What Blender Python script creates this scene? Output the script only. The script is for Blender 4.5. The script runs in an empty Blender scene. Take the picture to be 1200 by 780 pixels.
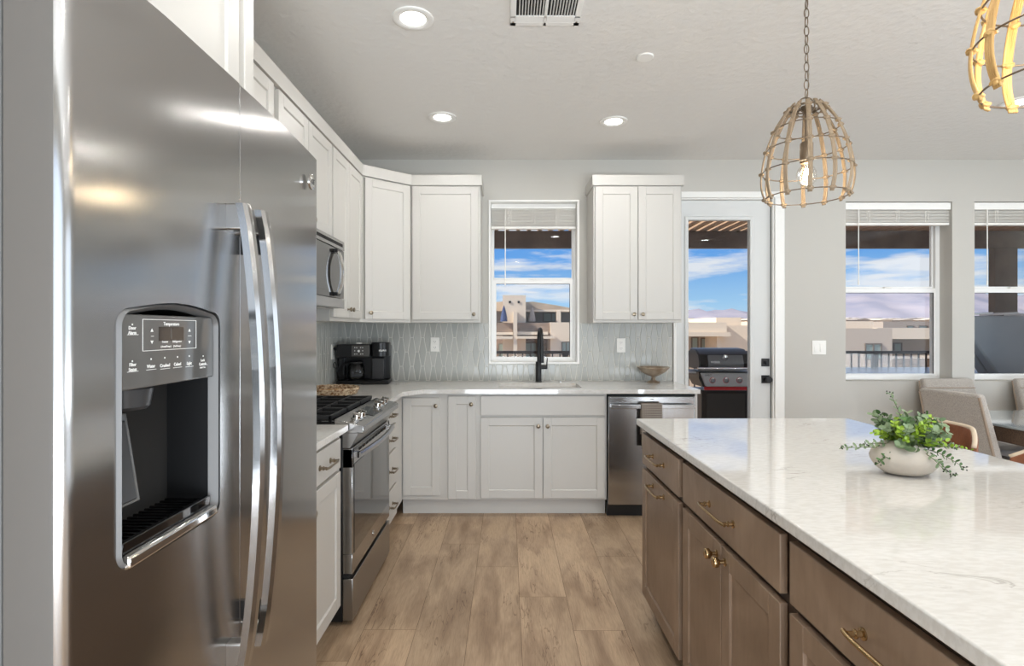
import bpy, bmesh, math, random
from mathutils import Vector, Matrix, Euler
random.seed(7)
S = bpy.context.scene
C = S.collection
PI = math.pi
H = 1.343            # eye height, m;  X right, Y away from the camera, Z up

# ------------------------------------------------------------------ camera
cd = bpy.data.cameras.new('camera')
cam = bpy.data.objects.new('camera', cd); C.objects.link(cam); S.camera = cam
cam.location = (0, 0, H); cam.rotation_euler = (PI/2, 0, 0)
cd.sensor_width = 36; cd.lens = 36*640/1200; cd.shift_x = 0.0045; cd.shift_y = -0.0039
cd.clip_start = 0.02; cd.clip_end = 3000

# ------------------------------------------------------------------ exposure, sky, sun
S.view_settings.view_transform = 'Standard'; S.view_settings.look = 'None'
S.view_settings.gamma = 1; S.view_settings.use_curve_mapping = False
S.view_settings.exposure = 0.0
S.cycles.use_denoising = True
S.cycles.max_bounces = 10; S.cycles.diffuse_bounces = 6; S.cycles.glossy_bounces = 5
S.cycles.transparent_max_bounces = 12; S.cycles.sample_clamp_indirect = 6
S.cycles.caustics_reflective = False; S.cycles.caustics_refractive = False
SUN_E, CAN_W, FILL_W, BULB_W = 6.5, 2.9, 86.0, 2.0

def lin(c):
    c = c/255
    return c/12.92 if c <= .04045 else ((c+.055)/1.055)**2.4
def rgb(r, g, b): return (lin(r), lin(g), lin(b), 1)

W = bpy.data.worlds.new('sky'); S.world = W; W.use_nodes = True
nt = W.node_tree; N = nt.nodes; L = nt.links; N.clear()
out = N.new('ShaderNodeOutputWorld'); bg = N.new('ShaderNodeBackground')
tc = N.new('ShaderNodeTexCoord'); sp = N.new('ShaderNodeSeparateXYZ'); L.new(tc.outputs['Generated'], sp.inputs[0])
gr = N.new('ShaderNodeValToRGB'); L.new(sp.outputs['Z'], gr.inputs[0])
e = gr.color_ramp.elements
e[0].position = 0.0; e[0].color = rgb(196, 222, 240)
e[1].position = 0.6; e[1].color = rgb(70, 130, 215)
for p_, c_ in ((.045, rgb(160, 204, 240)), (.13, rgb(98, 162, 232)), (.25, rgb(84, 148, 226))):
    q = e.new(p_); q.color = c_
mp = N.new('ShaderNodeMapping'); mp.inputs['Scale'].default_value = (3.2, 3.2, 21); mp.inputs['Location'].default_value = (0.35, 0.2, 0.55)
L.new(tc.outputs['Generated'], mp.inputs[0])
no = N.new('ShaderNodeTexNoise'); no.inputs['Scale'].default_value = 1.6; no.inputs['Detail'].default_value = 9; no.inputs['Roughness'].default_value = .55
L.new(mp.outputs[0], no.inputs['Vector'])
cr = N.new('ShaderNodeValToRGB'); cr.color_ramp.elements[0].position = .44; cr.color_ramp.elements[0].color = (0, 0, 0, 1)
cr.color_ramp.elements[1].position = .57; cr.color_ramp.elements[1].color = (1, 1, 1, 1); L.new(no.outputs['Fac'], cr.inputs[0])
mx = N.new('ShaderNodeMix'); mx.data_type = 'RGBA'
L.new(cr.outputs[0], mx.inputs['Factor']); L.new(gr.outputs[0], mx.inputs['A']); mx.inputs['B'].default_value = rgb(228, 232, 240)
L.new(mx.outputs['Result'], bg.inputs[0]); bg.inputs[1].default_value = 1.0
L.new(bg.outputs[0], out.inputs[0])

def add_light(name, kind, loc, rot, energy, color=(1, 1, 1), size=None, size_y=None, shape=None, parent=None, spread=None):
    l = bpy.data.lights.new(name, kind); l.energy = energy; l.color = color
    if kind == 'AREA':
        l.shape = shape or 'RECTANGLE'; l.size = size
        if size_y: l.size_y = size_y
        if spread: l.spread = spread
    elif kind == 'POINT': l.shadow_soft_size = size or .03
    o = bpy.data.objects.new(name, l); C.objects.link(o); o.location = loc; o.rotation_euler = rot
    if parent: o.parent = parent
    return o
sun = add_light('sun', 'SUN', (0, 0, 20), (0, 0, 0), SUN_E, (1, .95, .87)); sun.data.angle = .01
sun.rotation_euler = Vector((.80, .18, -.62)).to_track_quat('-Z', 'Y').to_euler()
# added fill lamps at made-up openings behind the camera and in the right wall
add_light('rear_fill', 'AREA', (1.1, -2.72, 1.25), (PI/2, 0, 0), FILL_W*.8, (.81, .905, 1), 4.2, 2.2)
add_light('rear_up_fill', 'AREA', (1.1, -2.95, .35), (PI/2+.75, 0, 0), FILL_W*2.6, (.83, .915, 1), 4.2, 1.0)
add_light('side_fill', 'AREA', (5.92, 0.2, 1.45), (0, PI/2, 0), FILL_W*.6, (.81, .905, 1), 1.9, 4.2)
add_light('side_up_fill', 'AREA', (6.15, 0.2, .55), (0, PI/2+.7, 0), FILL_W*1.2, (.83, .915, 1), .9, 4.2)

# ------------------------------------------------------------------ materials
def mat(name, color, rough=.5, metal=0, bump=None, noise=None, coat=0, spec=.5, trans=0, emis=None, aniso=0, sheen=0, ior=1.45):
    """bump=(scale,strength[,stretch])  noise=(scale,colour2,stretch,detail)"""
    m = bpy.data.materials.new(name); m.use_nodes = True
    t = m.node_tree; n = t.nodes; l = t.links; b = n['Principled BSDF']
    b.inputs['Base Color'].default_value = color if len(color) == 4 else (*color, 1)
    b.inputs['Roughness'].default_value = rough; b.inputs['Metallic'].default_value = metal
    b.inputs['Specular IOR Level'].default_value = spec; b.inputs['Coat Weight'].default_value = coat
    b.inputs['Coat Roughness'].default_value = .05; b.inputs['IOR'].default_value = ior
    b.inputs['Transmission Weight'].default_value = trans; b.inputs['Anisotropic'].default_value = aniso
    b.inputs['Sheen Weight'].default_value = sheen
    if aniso:
        tg = n.new('ShaderNodeTangent'); tg.direction_type = 'RADIAL'; tg.axis = 'Z'; l.new(tg.outputs[0], b.inputs['Tangent'])
    if emis: b.inputs['Emission Color'].default_value = emis[0]; b.inputs['Emission Strength'].default_value = emis[1]
    if bump or noise: tcn = n.new('ShaderNodeTexCoord')
    if noise:
        mpn = n.new('ShaderNodeMapping'); mpn.inputs['Scale'].default_value = noise[2] if len(noise) > 2 else (1, 1, 1)
        l.new(tcn.outputs['Object'], mpn.inputs[0])
        nn = n.new('ShaderNodeTexNoise'); nn.inputs['Scale'].default_value = noise[0]; nn.inputs['Detail'].default_value = noise[3] if len(noise) > 3 else 5
        l.new(mpn.outputs[0], nn.inputs['Vector'])
        rr = n.new('ShaderNodeValToRGB'); rr.color_ramp.elements[0].position = .35; rr.color_ramp.elements[1].position = .65
        rr.color_ramp.elements[0].color = color if len(color) == 4 else (*color, 1); rr.color_ramp.elements[1].color = noise[1]
        l.new(nn.outputs['Fac'], rr.inputs[0]); l.new(rr.outputs[0], b.inputs['Base Color'])
    if bump:
        mpb = n.new('ShaderNodeMapping'); mpb.inputs['Scale'].default_value = bump[2] if len(bump) > 2 else (1, 1, 1)
        l.new(tcn.outputs['Object'], mpb.inputs[0])
        nb = n.new('ShaderNodeTexNoise'); nb.inputs['Scale'].default_value = bump[0]; nb.inputs['Detail'].default_value = 4
        l.new(mpb.outputs[0], nb.inputs['Vector'])
        bp = n.new('ShaderNodeBump'); bp.inputs['Strength'].default_value = bump[1]; bp.inputs['Distance'].default_value = .01
        l.new(nb.outputs['Fac'], bp.inputs['Height']); l.new(bp.outputs[0], b.inputs['Normal'])
    return m

M = {}
M['wall'] = mat('wall_paint', rgb(193, 190, 183), .75, bump=(90, .06))
M['ceiling'] = mat('ceiling_paint', rgb(230, 228, 224), .85, bump=(26, .48))
M['white'] = mat('cabinet_paint', rgb(197, 194, 188), .38)
M['trim'] = mat('trim_paint', rgb(240, 239, 235), .4)
M['vinyl'] = mat('window_vinyl', rgb(240, 240, 238), .35)
M['doorpaint'] = mat('door_paint', rgb(214, 215, 213), .45)
M['gap'] = mat('dark_gap', rgb(24, 22, 20), .8)
M['plastic_white'] = mat('white_plastic', rgb(240, 238, 232), .3)
M['black'] = mat('black_plastic', rgb(18, 18, 19), .32)
M['blackmatte'] = mat('black_matte_metal', rgb(20, 20, 21), .42)
M['blackgloss'] = mat('black_gloss', rgb(10, 10, 11), .06, coat=.5)
M['iron'] = mat('cast_iron', rgb(24, 24, 25), .55, bump=(250, .15))
M['steel'] = mat('brushed_steel', rgb(172, 171, 170), .18, 1, aniso=.88)
M['steel_side'] = mat('painted_steel_side', rgb(160, 158, 155), .45, .6)
M['steel_edge_shade'] = mat('shaded_door_edge', rgb(94, 90, 86), .55, .2)  # door edge faces darkened in colour, standing for a dim reflection
M['bezel'] = mat('satin_bezel', rgb(104, 103, 102), .5, .2)
M['steel_dark'] = mat('darker_steel', rgb(160, 157, 153), .28, 1, aniso=.6)
M['chrome'] = mat('chrome', rgb(215, 213, 210), .12, 1)
M['nickel'] = mat('satin_nickel', rgb(150, 138, 120), .28, 1)
M['brass'] = mat('aged_brass', rgb(182, 154, 114), .24, 1)
M['panelgrey'] = mat('grey_glossy_panel', rgb(84, 83, 81), .14, coat=.4)
M['print'] = mat('white_print', rgb(225, 225, 222), .5)
M['darkgrey'] = mat('dark_grey_plastic', rgb(52, 52, 53), .35)
M['bronze'] = mat('aged_bronze_wire', rgb(120, 106, 90), .4, .8)
M['fabric'] = mat('oatmeal_fabric', rgb(186, 178, 168), .9, bump=(260, .5), noise=(180, rgb(160, 152, 144), (1, 1, 1), 3), sheen=.3)
M['piping'] = mat('brown_fabric_edge', rgb(160, 143, 126), .9, bump=(260, .4))
M['seatfab'] = mat('grey_seat_fabric', rgb(150, 146, 144), .9, bump=(260, .4))
M['leather'] = mat('brown_leather', rgb(140, 88, 58), .42, noise=(14, rgb(116, 70, 46)), bump=(120, .15))
M['tan_edge'] = mat('tan_edge', rgb(214, 196, 172), .6)
M['tablewood'] = mat('dark_table_wood', rgb(96, 76, 60), .5, noise=(9, rgb(74, 57, 45), (1, 12, 12), 6))
M['tabletop'] = mat('glass_tabletop', rgb(150, 158, 160), .06, coat=.6)
M['ceramic'] = mat('sink_ceramic', rgb(238, 238, 236), .15, coat=.5)
M['stone'] = mat('matte_stone', rgb(196, 188, 177), .8, noise=(9, rgb(178, 169, 158)), bump=(45, .12))
M['bowl'] = mat('antique_silver', rgb(196, 184, 168), .38, .7, noise=(14, rgb(150, 130, 110)), bump=(70, .25))
M['towel'] = mat('striped_towel', rgb(140, 130, 120), .95, bump=(200, .5))
M['wicker'] = mat('woven_wicker', rgb(206, 188, 160), .8, noise=(60, rgb(120, 82, 48), (1, 1, 1), 3), bump=(80, .9))
M['cushion'] = mat('wicker_base', rgb(150, 100, 60), .8, noise=(40, rgb(205, 165, 110), (1, 1, 1), 3), bump=(70, .9))
M['stem'] = mat('plant_stem', rgb(88, 96, 60), .6)
M['leaf_dark'] = mat('leaf_dark_green', rgb(62, 96, 50), .45, noise=(40, rgb(82, 118, 62)))
M['leaf_mid'] = mat('leaf_silver_green', rgb(112, 134, 98), .5, noise=(40, rgb(140, 158, 124)))
M['leaf_lime'] = mat('leaf_lime_green', rgb(152, 182, 52), .45, noise=(40, rgb(124, 158, 50)))
M['bud'] = mat('dark_bud', rgb(44, 52, 40), .5)
M['stucco'] = mat('cream_stucco', rgb(222, 205, 184), .9, bump=(3, .2))
M['stucco2'] = mat('tan_stucco', rgb(192, 176, 160), .9, bump=(3, .2))
M['stucco3'] = mat('grey_stucco', rgb(168, 154, 142), .9)
M['roofing'] = mat('pale_roofing', rgb(196, 178, 156), .9, noise=(2, rgb(176, 158, 138)))
M['stonewall'] = mat('stacked_stone', rgb(172, 148, 128), .9, noise=(3.5, rgb(118, 100, 88), (1, 1, 5), 4), bump=(6, .8, (1, 1, 5)))
M['extglass'] = mat('far_window_glass', rgb(146, 158, 150), .3)
M['extframe'] = mat('far_window_frame', rgb(112, 100, 90), .6)
M['extshade'] = mat('grey_exterior_wall', rgb(156, 151, 147), .8)
M['rail'] = mat('dark_bronze_rail', rgb(62, 50, 44), .5, .3)
M['beam'] = mat('brown_stained_beam', rgb(104, 88, 76), .8, noise=(5, rgb(84, 70, 62), (1, 1, 1), 6), bump=(20, .3))
M['rafter'] = mat('tan_rafter', rgb(176, 146, 118), .8)
M['patio'] = mat('patio_concrete', rgb(176, 168, 158), .9)
M['desert'] = mat('desert_ground', rgb(176, 150, 126), 1, noise=(.05, rgb(140, 122, 100)))
M['tubgrey'] = mat('grey_vinyl_cover', rgb(166, 172, 177), .5, noise=(2, rgb(148, 156, 164)))
M['tubtop'] = mat('tub_top_blue_grey', rgb(92, 104, 118), .25)
M['umb'] = mat('umbrella_blue', rgb(60, 72, 110), .8)
M['lidgrey'] = mat('grill_lid_enamel', rgb(112, 114, 116), .25)
M['red'] = mat('red_enamel', rgb(214, 28, 36), .4)
M['grillsteel'] = mat('grill_steel', rgb(206, 204, 202), .4, .25)
M['diffuser'] = mat('lit_diffuser', (1, 1, 1, 1), .5, emis=((1, .96, .9, 1), 9))
M['filament'] = mat('lit_filament', (1, .8, .5, 1), .5, emis=((1, .80, .52, 1), 90))
M['rock_far'] = None

def glassmat(name, tint=(1, 1, 1, 1), refl=.5):
    m = bpy.data.materials.new(name); m.use_nodes = True; t = m.node_tree; n = t.nodes; l = t.links; n.clear()
    o = n.new('ShaderNodeOutputMaterial'); tr = n.new('ShaderNodeBsdfTransparent'); gl = n.new('ShaderNodeBsdfGlossy')
    tr.inputs[0].default_value = tint; gl.inputs['Roughness'].default_value = .01
    fr = n.new('ShaderNodeFresnel'); fr.inputs[0].default_value = 1.45
    mu = n.new('ShaderNodeMath'); mu.operation = 'MULTIPLY'; mu.inputs[1].default_value = refl; l.new(fr.outputs[0], mu.inputs[0])
    mi = n.new('ShaderNodeMixShader'); l.new(mu.outputs[0], mi.inputs[0]); l.new(tr.outputs[0], mi.inputs[1]); l.new(gl.outputs[0], mi.inputs[2])
    l.new(mi.outputs[0], o.inputs[0]); return m
M['pane'] = glassmat('window_glass', (.98, .99, .99, 1), .3)
M['bulb'] = glassmat('bulb_glass', (.99, .98, .96, 1), .35)
M['carafe'] = glassmat('carafe_glass', (.6, .6, .6, 1), 1.2)

def node_mat(name):
    m = bpy.data.materials.new(name); m.use_nodes = True
    return m, m.node_tree.nodes, m.node_tree.links, m.node_tree.nodes['Principled BSDF']

# planks: random value per plank in the 'pv' attribute, grain along Y
def plank_material():
    m, n, l, b = node_mat('oak_planks')
    at = n.new('ShaderNodeAttribute'); at.attribute_name = 'pv'
    tc = n.new('ShaderNodeTexCoord')
    add = n.new('ShaderNodeVectorMath'); add.operation = 'ADD'
    sc = n.new('ShaderNodeVectorMath'); sc.operation = 'SCALE'; sc.inputs['Scale'].default_value = 37
    l.new(at.outputs['Color'], sc.inputs[0]); l.new(tc.outputs['Object'], add.inputs[0]); l.new(sc.outputs[0], add.inputs[1])
    def noise(scale, stretch, det, dist=0):
        mp = n.new('ShaderNodeMapping'); mp.inputs['Scale'].default_value = stretch; l.new(add.outputs[0], mp.inputs[0])
        q = n.new('ShaderNodeTexNoise'); q.inputs['Scale'].default_value = scale; q.inputs['Detail'].default_value = det
        q.inputs['Distortion'].default_value = dist; l.new(mp.outputs[0], q.inputs['Vector']); return q
    g1 = noise(3.0, (3.0, .8, 1), 5, .6); g2 = noise(30, (7, .5, 1), 6, .4); g3 = noise(5.5, (5, .55, 1), 3, 1.2)
    r1 = n.new('ShaderNodeValToRGB'); l.new(g1.outputs['Fac'], r1.inputs[0])
    r1.color_ramp.elements[0].position = .3; r1.color_ramp.elements[0].color = rgb(156, 129, 103)
    r1.color_ramp.elements[1].position = .62; r1.color_ramp.elements[1].color = rgb(198, 171, 141)
    r2 = n.new('ShaderNodeValToRGB'); l.new(g2.outputs['Fac'], r2.inputs[0])
    r2.color_ramp.elements[0].position = .3; r2.color_ramp.elements[0].color = (.80, .78, .76, 1)
    r2.color_ramp.elements[1].position = .6; r2.color_ramp.elements[1].color = (1, 1, 1, 1)
    r3 = n.new('ShaderNodeValToRGB'); l.new(g3.outputs['Fac'], r3.inputs[0])   # thin dark checks
    e = r3.color_ramp.elements; e[0].position = .480; e[0].color = (1, 1, 1, 1); e[1].position = .520; e[1].color = (1, 1, 1, 1)
    q = e.new(.5); q.color = (.42, .35, .30, 1)
    g4 = noise(1.6, (3, 1.2, 1), 2)
    r4 = n.new('ShaderNodeValToRGB'); l.new(g4.outputs['Fac'], r4.inputs[0]); r4.color_ramp.elements[0].position = .52; r4.color_ramp.elements[1].position = .62
    ma = n.new('ShaderNodeMix'); ma.data_type = 'RGBA'; ma.blend_type = 'MULTIPLY'; ma.inputs['Factor'].default_value = 1
    l.new(r1.outputs[0], ma.inputs['A']); l.new(r2.outputs[0], ma.inputs['B'])
    mb_ = n.new('ShaderNodeMix'); mb_.data_type = 'RGBA'; mb_.blend_type = 'MULTIPLY'
    l.new(r4.outputs[0], mb_.inputs['Factor']); l.new(ma.outputs['Result'], mb_.inputs['A']); l.new(r3.outputs[0], mb_.inputs['B'])
    hs = n.new('ShaderNodeHueSaturation'); l.new(mb_.outputs['Result'], hs.inputs['Color'])
    sep = n.new('ShaderNodeSeparateColor'); l.new(at.outputs['Color'], sep.inputs[0])
    mr = n.new('ShaderNodeMapRange'); mr.inputs['To Min'].default_value = .80; mr.inputs['To Max'].default_value = 1.06
    l.new(sep.outputs[0], mr.inputs['Value']); l.new(mr.outputs[0], hs.inputs['Value'])
    l.new(hs.outputs[0], b.inputs['Base Color']); b.inputs['Roughness'].default_value = .42
    bp = n.new('ShaderNodeBump'); bp.inputs['Strength'].default_value = .12; bp.inputs['Distance'].default_value = .004
    l.new(g2.outputs['Fac'], bp.inputs['Height']); l.new(bp.outputs[0], b.inputs['Normal'])
    return m
M['planks'] = plank_material()

def quartz_material():
    m, n, l, b = node_mat('veined_quartz')
    tc = n.new('ShaderNodeTexCoord')
    mp = n.new('ShaderNodeMapping'); mp.inputs['Scale'].default_value = (3, 9, 6); mp.inputs['Rotation'].default_value = (0, 0, .35)
    l.new(tc.outputs['Object'], mp.inputs[0])
    a = n.new('ShaderNodeTexNoise'); a.inputs['Scale'].default_value = 1.6; a.inputs['Detail'].default_value = 8; a.inputs['Distortion'].default_value = .8
    l.new(mp.outputs[0], a.inputs['Vector'])
    r = n.new('ShaderNodeValToRGB'); l.new(a.outputs['Fac'], r.inputs[0]); e = r.color_ramp.elements
    e[0].position = .485; e[0].color = (0, 0, 0, 1); e[1].position = .515; e[1].color = (0, 0, 0, 1); q = e.new(.5); q.color = (1, 1, 1, 1)
    c = n.new('ShaderNodeTexNoise'); c.inputs['Scale'].default_value = 2.5; c.inputs['Detail'].default_value = 3; l.new(tc.outputs['Object'], c.inputs['Vector'])
    rc = n.new('ShaderNodeValToRGB'); rc.color_ramp.elements[0].position = .5; rc.color_ramp.elements[1].position = .66; l.new(c.outputs['Fac'], rc.inputs[0])
    mu = n.new('ShaderNodeMath'); mu.operation = 'MULTIPLY'; l.new(r.outputs[0], mu.inputs[0]); l.new(rc.outputs[0], mu.inputs[1])
    s = n.new('ShaderNodeTexNoise'); s.inputs['Scale'].default_value = 12; s.inputs['Detail'].default_value = 6; l.new(mp.outputs[0], s.inputs['Vector'])
    rs = n.new('ShaderNodeValToRGB'); rs.color_ramp.elements[0].position = .4; rs.color_ramp.elements[1].position = .6
    rs.color_ramp.elements[0].color = rgb(209, 206, 201); rs.color_ramp.elements[1].color = rgb(217, 215, 211); l.new(s.outputs['Fac'], rs.inputs[0])
    mi = n.new('ShaderNodeMix'); mi.data_type = 'RGBA'; l.new(mu.outputs[0], mi.inputs['Factor']); l.new(rs.outputs[0], mi.inputs['A'])
    mi.inputs['B'].default_value = rgb(160, 154, 147); l.new(mi.outputs['Result'], b.inputs['Base Color'])
    b.inputs['Roughness'].default_value = .05; b.inputs['IOR'].default_value = 1.7
    return m
M['quartz'] = quartz_material()

def stained_wood():
    m, n, l, b = node_mat('taupe_stained_maple')
    tc = n.new('ShaderNodeTexCoord')
    mp = n.new('ShaderNodeMapping'); mp.inputs['Scale'].default_value = (2.2, 2.2, 2.2); l.new(tc.outputs['Object'], mp.inputs[0])
    mp2 = n.new('ShaderNodeMapping'); mp2.inputs['Scale'].default_value = (6, 6, 1.2); l.new(tc.outputs['Object'], mp2.inputs[0])
    a = n.new('ShaderNodeTexNoise'); a.inputs['Scale'].default_value = 1.4; a.inputs['Detail'].default_value = 4; a.inputs['Distortion'].default_value = 1.5; l.new(mp.outputs[0], a.inputs['Vector'])
    c = n.new('ShaderNodeTexNoise'); c.inputs['Scale'].default_value = 9; c.inputs['Detail'].default_value = 7; l.new(mp2.outputs[0], c.inputs['Vector'])
    r = n.new('ShaderNodeValToRGB'); l.new(a.outputs['Fac'], r.inputs[0]); e = r.color_ramp.elements
    e[0].position = .3; e[0].color = rgb(126, 104, 85); e[1].position = .7; e[1].color = rgb(152, 129, 109)
    r2 = n.new('ShaderNodeValToRGB'); l.new(c.outputs['Fac'], r2.inputs[0]); e = r2.color_ramp.elements
    e[0].position = .3; e[0].color = (.88, .87, .86, 1); e[1].position = .65; e[1].color = (1, 1, 1, 1)
    mi = n.new('ShaderNodeMix'); mi.data_type = 'RGBA'; mi.blend_type = 'MULTIPLY'; mi.inputs['Factor'].default_value = 1
    l.new(r.outputs[0], mi.inputs['A']); l.new(r2.outputs[0], mi.inputs['B']); l.new(mi.outputs['Result'], b.inputs['Base Color'])
    b.inputs['Roughness'].default_value = .42
    return m
M['stain'] = stained_wood()
M['stain_box_shade'] = mat('shaded_stain_case', rgb(62, 48, 38), .5)  # case stain darkened to paint in the shade between and above the fronts

def attr_mat(name, ca, cb, rough, coat=0):
    m, n, l, b = node_mat(name)
    at = n.new('ShaderNodeAttribute'); at.attribute_name = 'pv'
    sep = n.new('ShaderNodeSeparateColor'); l.new(at.outputs['Color'], sep.inputs[0])
    mi = n.new('ShaderNodeMix'); mi.data_type = 'RGBA'; mi.inputs['A'].default_value = ca; mi.inputs['B'].default_value = cb
    l.new(sep.outputs[0], mi.inputs['Factor']); l.new(mi.outputs['Result'], b.inputs['Base Color'])
    b.inputs['Roughness'].default_value = rough; b.inputs['Coat Weight'].default_value = coat
    return m
M['tile'] = attr_mat('grey_glazed_tile', rgb(168, 169, 164), rgb(184, 184, 178), .3, .15)
M['grout'] = mat('pale_grout', rgb(212, 211, 204), .9)
M['rattan'] = mat('rattan', rgb(146, 129, 107), .6, noise=(60, rgb(134, 116, 94), (1, 1, .1), 3), bump=(200, .3, (1, 1, .1)))
M['rattan_gold'] = mat('golden_rattan', rgb(208, 172, 112), .5, noise=(60, rgb(186, 146, 88), (1, 1, .1), 3), bump=(200, .3, (1, 1, .1)))

def stripes_towel():
    m, n, l, b = node_mat('checked_towel')
    tc = n.new('ShaderNodeTexCoord')
    cols = []
    for ax, sc in (('X', 9), ('Z', 9)):
        w = n.new('ShaderNodeTexWave'); w.wave_type = 'BANDS'; w.bands_direction = ax; w.inputs['Scale'].default_value = sc*3; w.inputs['Distortion'].default_value = .3
        l.new(tc.outputs['Object'], w.inputs['Vector']); cols.append(w)
    mu = n.new('ShaderNodeMath'); mu.operation = 'ADD'; l.new(cols[0].outputs['Fac'], mu.inputs[0]); l.new(cols[1].outputs['Fac'], mu.inputs[1])
    r = n.new('ShaderNodeValToRGB'); l.new(mu.outputs[0], r.inputs[0]); r.color_ramp.elements[0].color = rgb(196, 188, 178); r.color_ramp.elements[1].color = rgb(104, 94, 86)
    r.color_ramp.elements[0].position = .35; r.color_ramp.elements[1].position = .9
    l.new(r.outputs[0], b.inputs['Base Color']); b.inputs['Roughness'].default_value = .95
    return m
M['towel'] = stripes_towel()

def hill_material():
    m, n, l, b = node_mat('hazy_mountain')
    tc = n.new('ShaderNodeTexCoord'); mp = n.new('ShaderNodeMapping'); mp.inputs['Scale'].default_value = (.012, .012, .05); l.new(tc.outputs['Object'], mp.inputs[0])
    a = n.new('ShaderNodeTexNoise'); a.inputs['Scale'].default_value = 2.2; a.inputs['Detail'].default_value = 8; l.new(mp.outputs[0], a.inputs['Vector'])
    r = n.new('ShaderNodeValToRGB'); r.color_ramp.elements[0].position = .35; r.color_ramp.elements[1].position = .65
    r.color_ramp.elements[0].color = rgb(138, 136, 150); r.color_ramp.elements[1].color = rgb(165, 156, 162)
    l.new(a.outputs['Fac'], r.inputs[0]); l.new(r.outputs[0], b.inputs['Base Color']); b.inputs['Roughness'].default_value = 1
    return m
M['hill'] = hill_material()

# ------------------------------------------------------------------ mesh helpers
class B:
    """collects shapes into one mesh; self.mi = material slot of what is added next"""
    def __init__(s): s.bm = bmesh.new(); s.mi = 0; s.lay = None; s.pv = None
    def face(s, pts, pv=None):
        f = s.bm.faces.new([s.bm.verts.new(p) for p in pts]); f.material_index = s.mi
        if pv is not None:
            if s.lay is None: s.lay = s.bm.loops.layers.float_color.new('pv')
            for lp in f.loops: lp[s.lay] = (pv, (pv*7.3) % 1, (pv*13.7) % 1, 1)
        return f
    def prism(s, poly, a, b, axis='z'):
        """poly of 2-D points extruded from a to b along axis. z:(x,y) y:(x,z) x:(y,z)"""
        def P(p, t): return (p[0], p[1], t) if axis == 'z' else ((p[0], t, p[1]) if axis == 'y' else (t, p[0], p[1]))
        lo = [s.bm.verts.new(P(p, a)) for p in poly]; hi = [s.bm.verts.new(P(p, b)) for p in poly]
        n = len(poly); fs = [s.bm.faces.new(lo), s.bm.faces.new(hi)]
        for i in range(n): fs.append(s.bm.faces.new([lo[i], lo[(i+1) % n], hi[(i+1) % n], hi[i]]))
        for f in fs: f.material_index = s.mi
        return s
    def frame(s, x0, x1, z0, z1, w, y0, y1):
        """mitred rectangular frame in the x-z plane; w = border or (left, right, bottom, top)"""
        wl, wr, wb, wt = w if isinstance(w, tuple) else (w,)*4
        o = [(x0, z0), (x1, z0), (x1, z1), (x0, z1)]; i_ = [(x0+wl, z0+wb), (x1-wr, z0+wb), (x1-wr, z1-wt), (x0+wl, z1-wt)]
        V = [[s.bm.verts.new((p[0], y, p[1])) for p in q] for q in (o, i_) for y in (y0, y1)]
        for k in range(4):
            j = (k+1) % 4
            for a, b_ in ((V[0], V[1]), (V[1], V[3]), (V[3], V[2]), (V[2], V[0])):
                f = s.bm.faces.new([a[k], a[j], b_[j], b_[k]]); f.material_index = s.mi
        return s
    def box(s, x0, x1, y0, y1, z0, z1): return s.prism([(x0, y0), (x1, y0), (x1, y1), (x0, y1)], z0, z1)
    def ring(s, c, ax, r, n, ry=None):
        ax = Vector(ax).normalized(); u = ax.orthogonal().normalized(); v = ax.cross(u)
        if abs(ax.z) > .99: u = Vector((1, 0, 0)); v = Vector((0, 1, 0))
        return [s.bm.verts.new(Vector(c)+u*(r*math.cos(2*PI*i/n))+v*((ry or r)*math.sin(2*PI*i/n))) for i in range(n)]
    def loft(s, rings, caps=True, close=False):
        n = len(rings[0]); prs = list(zip(rings, rings[1:]))
        if close: prs.append((rings[-1], rings[0]))
        for a, b in prs:
            for i in range(n):
                f = s.bm.faces.new([a[i], a[(i+1) % n], b[(i+1) % n], b[i]]); f.material_index = s.mi; f.smooth = True
        if caps and not close:
            for q in (rings[0], rings[-1]): f = s.bm.faces.new(q); f.material_index = s.mi
        return s
    def cyl(s, p0, p1, r, r2=None, n=20):
        d = Vector(p1)-Vector(p0); return s.loft([s.ring(p0, d, r, n), s.ring(p1, d, r if r2 is None else r2, n)])
    def lathe(s, prof, c=(0, 0, 0), ax='z', n=28, sy=1.0):
        """prof: (radius, height) along ax"""
        rs = []
        for r, h in prof:
            r = max(r, 1e-4); vs = []
            for i in range(n):
                a = 2*PI*i/n; x, y = r*math.cos(a), r*math.sin(a)*sy
                p = (x, y, h) if ax == 'z' else ((x, h, y) if ax == 'y' else (h, x, y))
                vs.append(s.bm.verts.new((c[0]+p[0], c[1]+p[1], c[2]+p[2])))
            rs.append(vs)
        return s.loft(rs)
    def tube(s, pts, r, n=8, close=False, ry=None):
        pts = [Vector(p) for p in pts]; rs = []; m = len(pts); u = None
        rad = r if isinstance(r, (list, tuple)) else [r]*m
        for i, p in enumerate(pts):
            if close: t = pts[(i+1) % m]-pts[i-1]
            else: t = pts[min(i+1, m-1)]-pts[max(i-1, 0)]
            t.normalize()
            if u is None: u = t.orthogonal().normalized()
            u = (u-t*u.dot(t)).normalized(); v = t.cross(u)
            rs.append([s.bm.verts.new(p+u*(rad[i]*math.cos(2*PI*k/n))+v*((ry or rad[i])*math.sin(2*PI*k/n))) for k in range(n)])
        return s.loft(rs, close=close)
    def sphere(s, c, r, n=16, sx=1, sy=1, sz=1):
        m = max(6, n//2); rs = []
        for j in range(1, m):
            a = PI*j/m
            rs.append([s.bm.verts.new((c[0]+sx*r*math.sin(a)*math.cos(2*PI*i/n), c[1]+sy*r*math.sin(a)*math.sin(2*PI*i/n), c[2]-sz*r*math.cos(a))) for i in range(n)])
        return s.loft(rs)
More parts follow.
